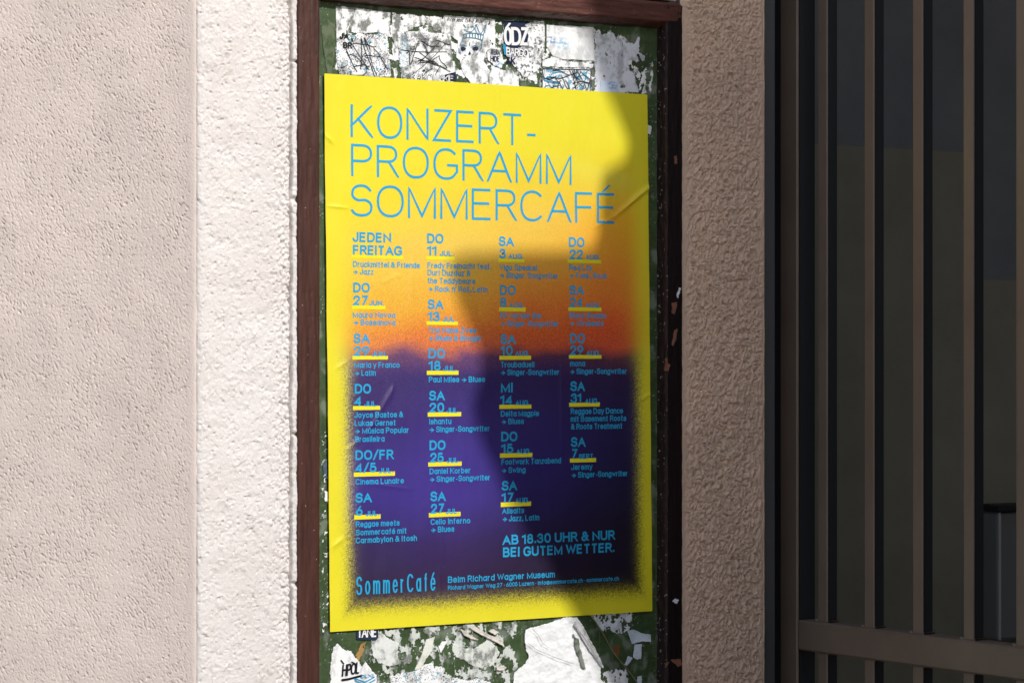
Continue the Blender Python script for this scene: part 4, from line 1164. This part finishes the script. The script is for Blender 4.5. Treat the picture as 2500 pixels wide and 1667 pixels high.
boxobj("lower_panel", P, (ue, ud1, -1.45, vC-.0002, DO-.05, DO+.0055), M_panB, door)
# folded notice / post box strip hanging at the right behind the bars
bx0 = uv(2432, HY, DO+.06)[0]; bx1 = uv(2500, HY, DO+.06)[0]
boxu = empty("letter_box", "grey metal letter box with black lid seen between the right bars", "letter box")
vt = uv(2440, 1240, DO+.06)[1]; vbm = uv(2440, 1562, DO+.06)[1]
boxobj("box_body", P, (bx0+.004, bx1+.06, vbm, vt-.008, DO+.0045, DO+.06), mat("grey_box_metal", (.20,.195,.185), .4), boxu, .004)
boxobj("box_edge", P, (bx0+.0045, bx0+.0105, vbm, vt-.0085, DO+.0605, DO+.064), mat("light_box_edge", (.5,.49,.47), .4), boxu, .001)
boxobj("box_lid", P, (bx0, bx1+.064, vt-.0075, vt+.006, DO+.0045, DO+.068), mat("black_box_metal", (.01,.01,.01), .6), boxu, .002)
passage = empty("entrance_passage", "passage walls around the door behind the gate, roof and side added for darkness", "passage")
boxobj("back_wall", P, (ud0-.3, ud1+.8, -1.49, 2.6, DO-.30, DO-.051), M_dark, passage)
boxobj("dimming_ceiling", P, (uC1+.004, ud1+.8, 1.40, 1.55, DO-.05, -.02), M_dark, passage)  # unseen roof, added to keep the area behind the gate dark
boxobj("dimming_side_wall", P, (ud1+.8, ud1+1.0, -1.49, 2.6, DO-.05, 1.6), M_dark, passage)  # unseen too, added to dim the space behind the bars

# ---------------------------------------------------------------- ground, and unseen blockers added to shade the right side
boxobj("pavement", lambda a, b, c: (a, b, c), (-30, 30, -40, 12, -1.60, -1.50), mat("pavement_stone", (.30,.26,.21), .9, vary=((.8,.8,.8),(1.15,1.15,1.15)), nscale=3), kind="structure")
shade_px = [(1392,-120),(1398,0),(1408,40),(1424,75),(1444,140),(1464,190),(1485,236),(1508,293),(1524,330),(1530,365),(1522,392),(1500,408),(1478,418),(1464,440),(1461,540),(1452,595),(1440,612),
            (1400,617),(1300,618),(1140,622),(1104,632),(1092,650),(1104,714),(1127,770),(1161,836),(1172,890),(1166,940),(1153,975),(1150,1009),(1162,1055),(1190,1110),(1225,1190),(1270,1280),
            (1316,1335),(1335,1380),(1365,1430),(1391,1478),(1420,1530),(1450,1590),(1480,1665),(1530,1800)]
SO = 2.2
sky_block = empty("sky_blocker", "unseen dark box added just outside the picture on the right to darken the gate", "wall")  # added to block sky and ground light from the bars' sides
boxobj("sky_blocker_body", P, (-.42, 2.4, -1.5, .74, 1.95, 3.1), mat("sky_blocker_dark", (.07,.05,.04), .9), sky_block)
boxobj("sky_blocker_top", P, (-.45, 2.43, .741, .80, 1.92, 3.13), mat("sky_blocker_top_dark", (.10,.09,.08), .9), sky_block, .004)
shadow_block = empty("shadow_blocker", "unseen slab right of the picture, cut to the outline of the cast shadow", "building")  # added off-frame; its outline is shaped to cast the traced shadow
pp = []
for x, y in shade_px:
    u_, v_ = uv(x, y, .002); pp.append((u_+SU*SO, v_+SZ*SO))
u_last, v_last = pp[-1]
pp = [(pp[0][0], 4.2)] + pp + [(u_last+.05, v_last-.5), (2.9, v_last-.5), (2.9, 4.2)]
n = len(pp)
V_ = [P(a, b, SO) for a, b in pp] + [P(a+.02, b, SO+.04) for a, b in pp]
F_ = [list(range(n)), list(range(n, 2*n))[::-1]] + [[i, n+i, n+(i+1) % n, (i+1) % n] for i in range(n)]
link("shadow_blocker_slab", mesh_np("shadow_blocker_slab", V_, F_, smooth=False), shadow_block, mat("shadow_blocker_matte", (.30,.26,.22), .9, vary=((.8,.8,.8),(1.1,1.1,1.1)), nscale=6))
boxobj("gate_light_blocker", PG, (g_far+.045, g_far+.30, -1.5, 2.4, -.30, .06), M_dark, shadow_block)  # unseen block added to keep light off the bars' side faces
boxobj("shadow_blocker_foot", P, (.80, 2.9, -1.5, pp[-2][1]+.3, SO-.1, SO-.001), M_dark, shadow_block)  # unseen filler under the slab, added to cut light on the gate
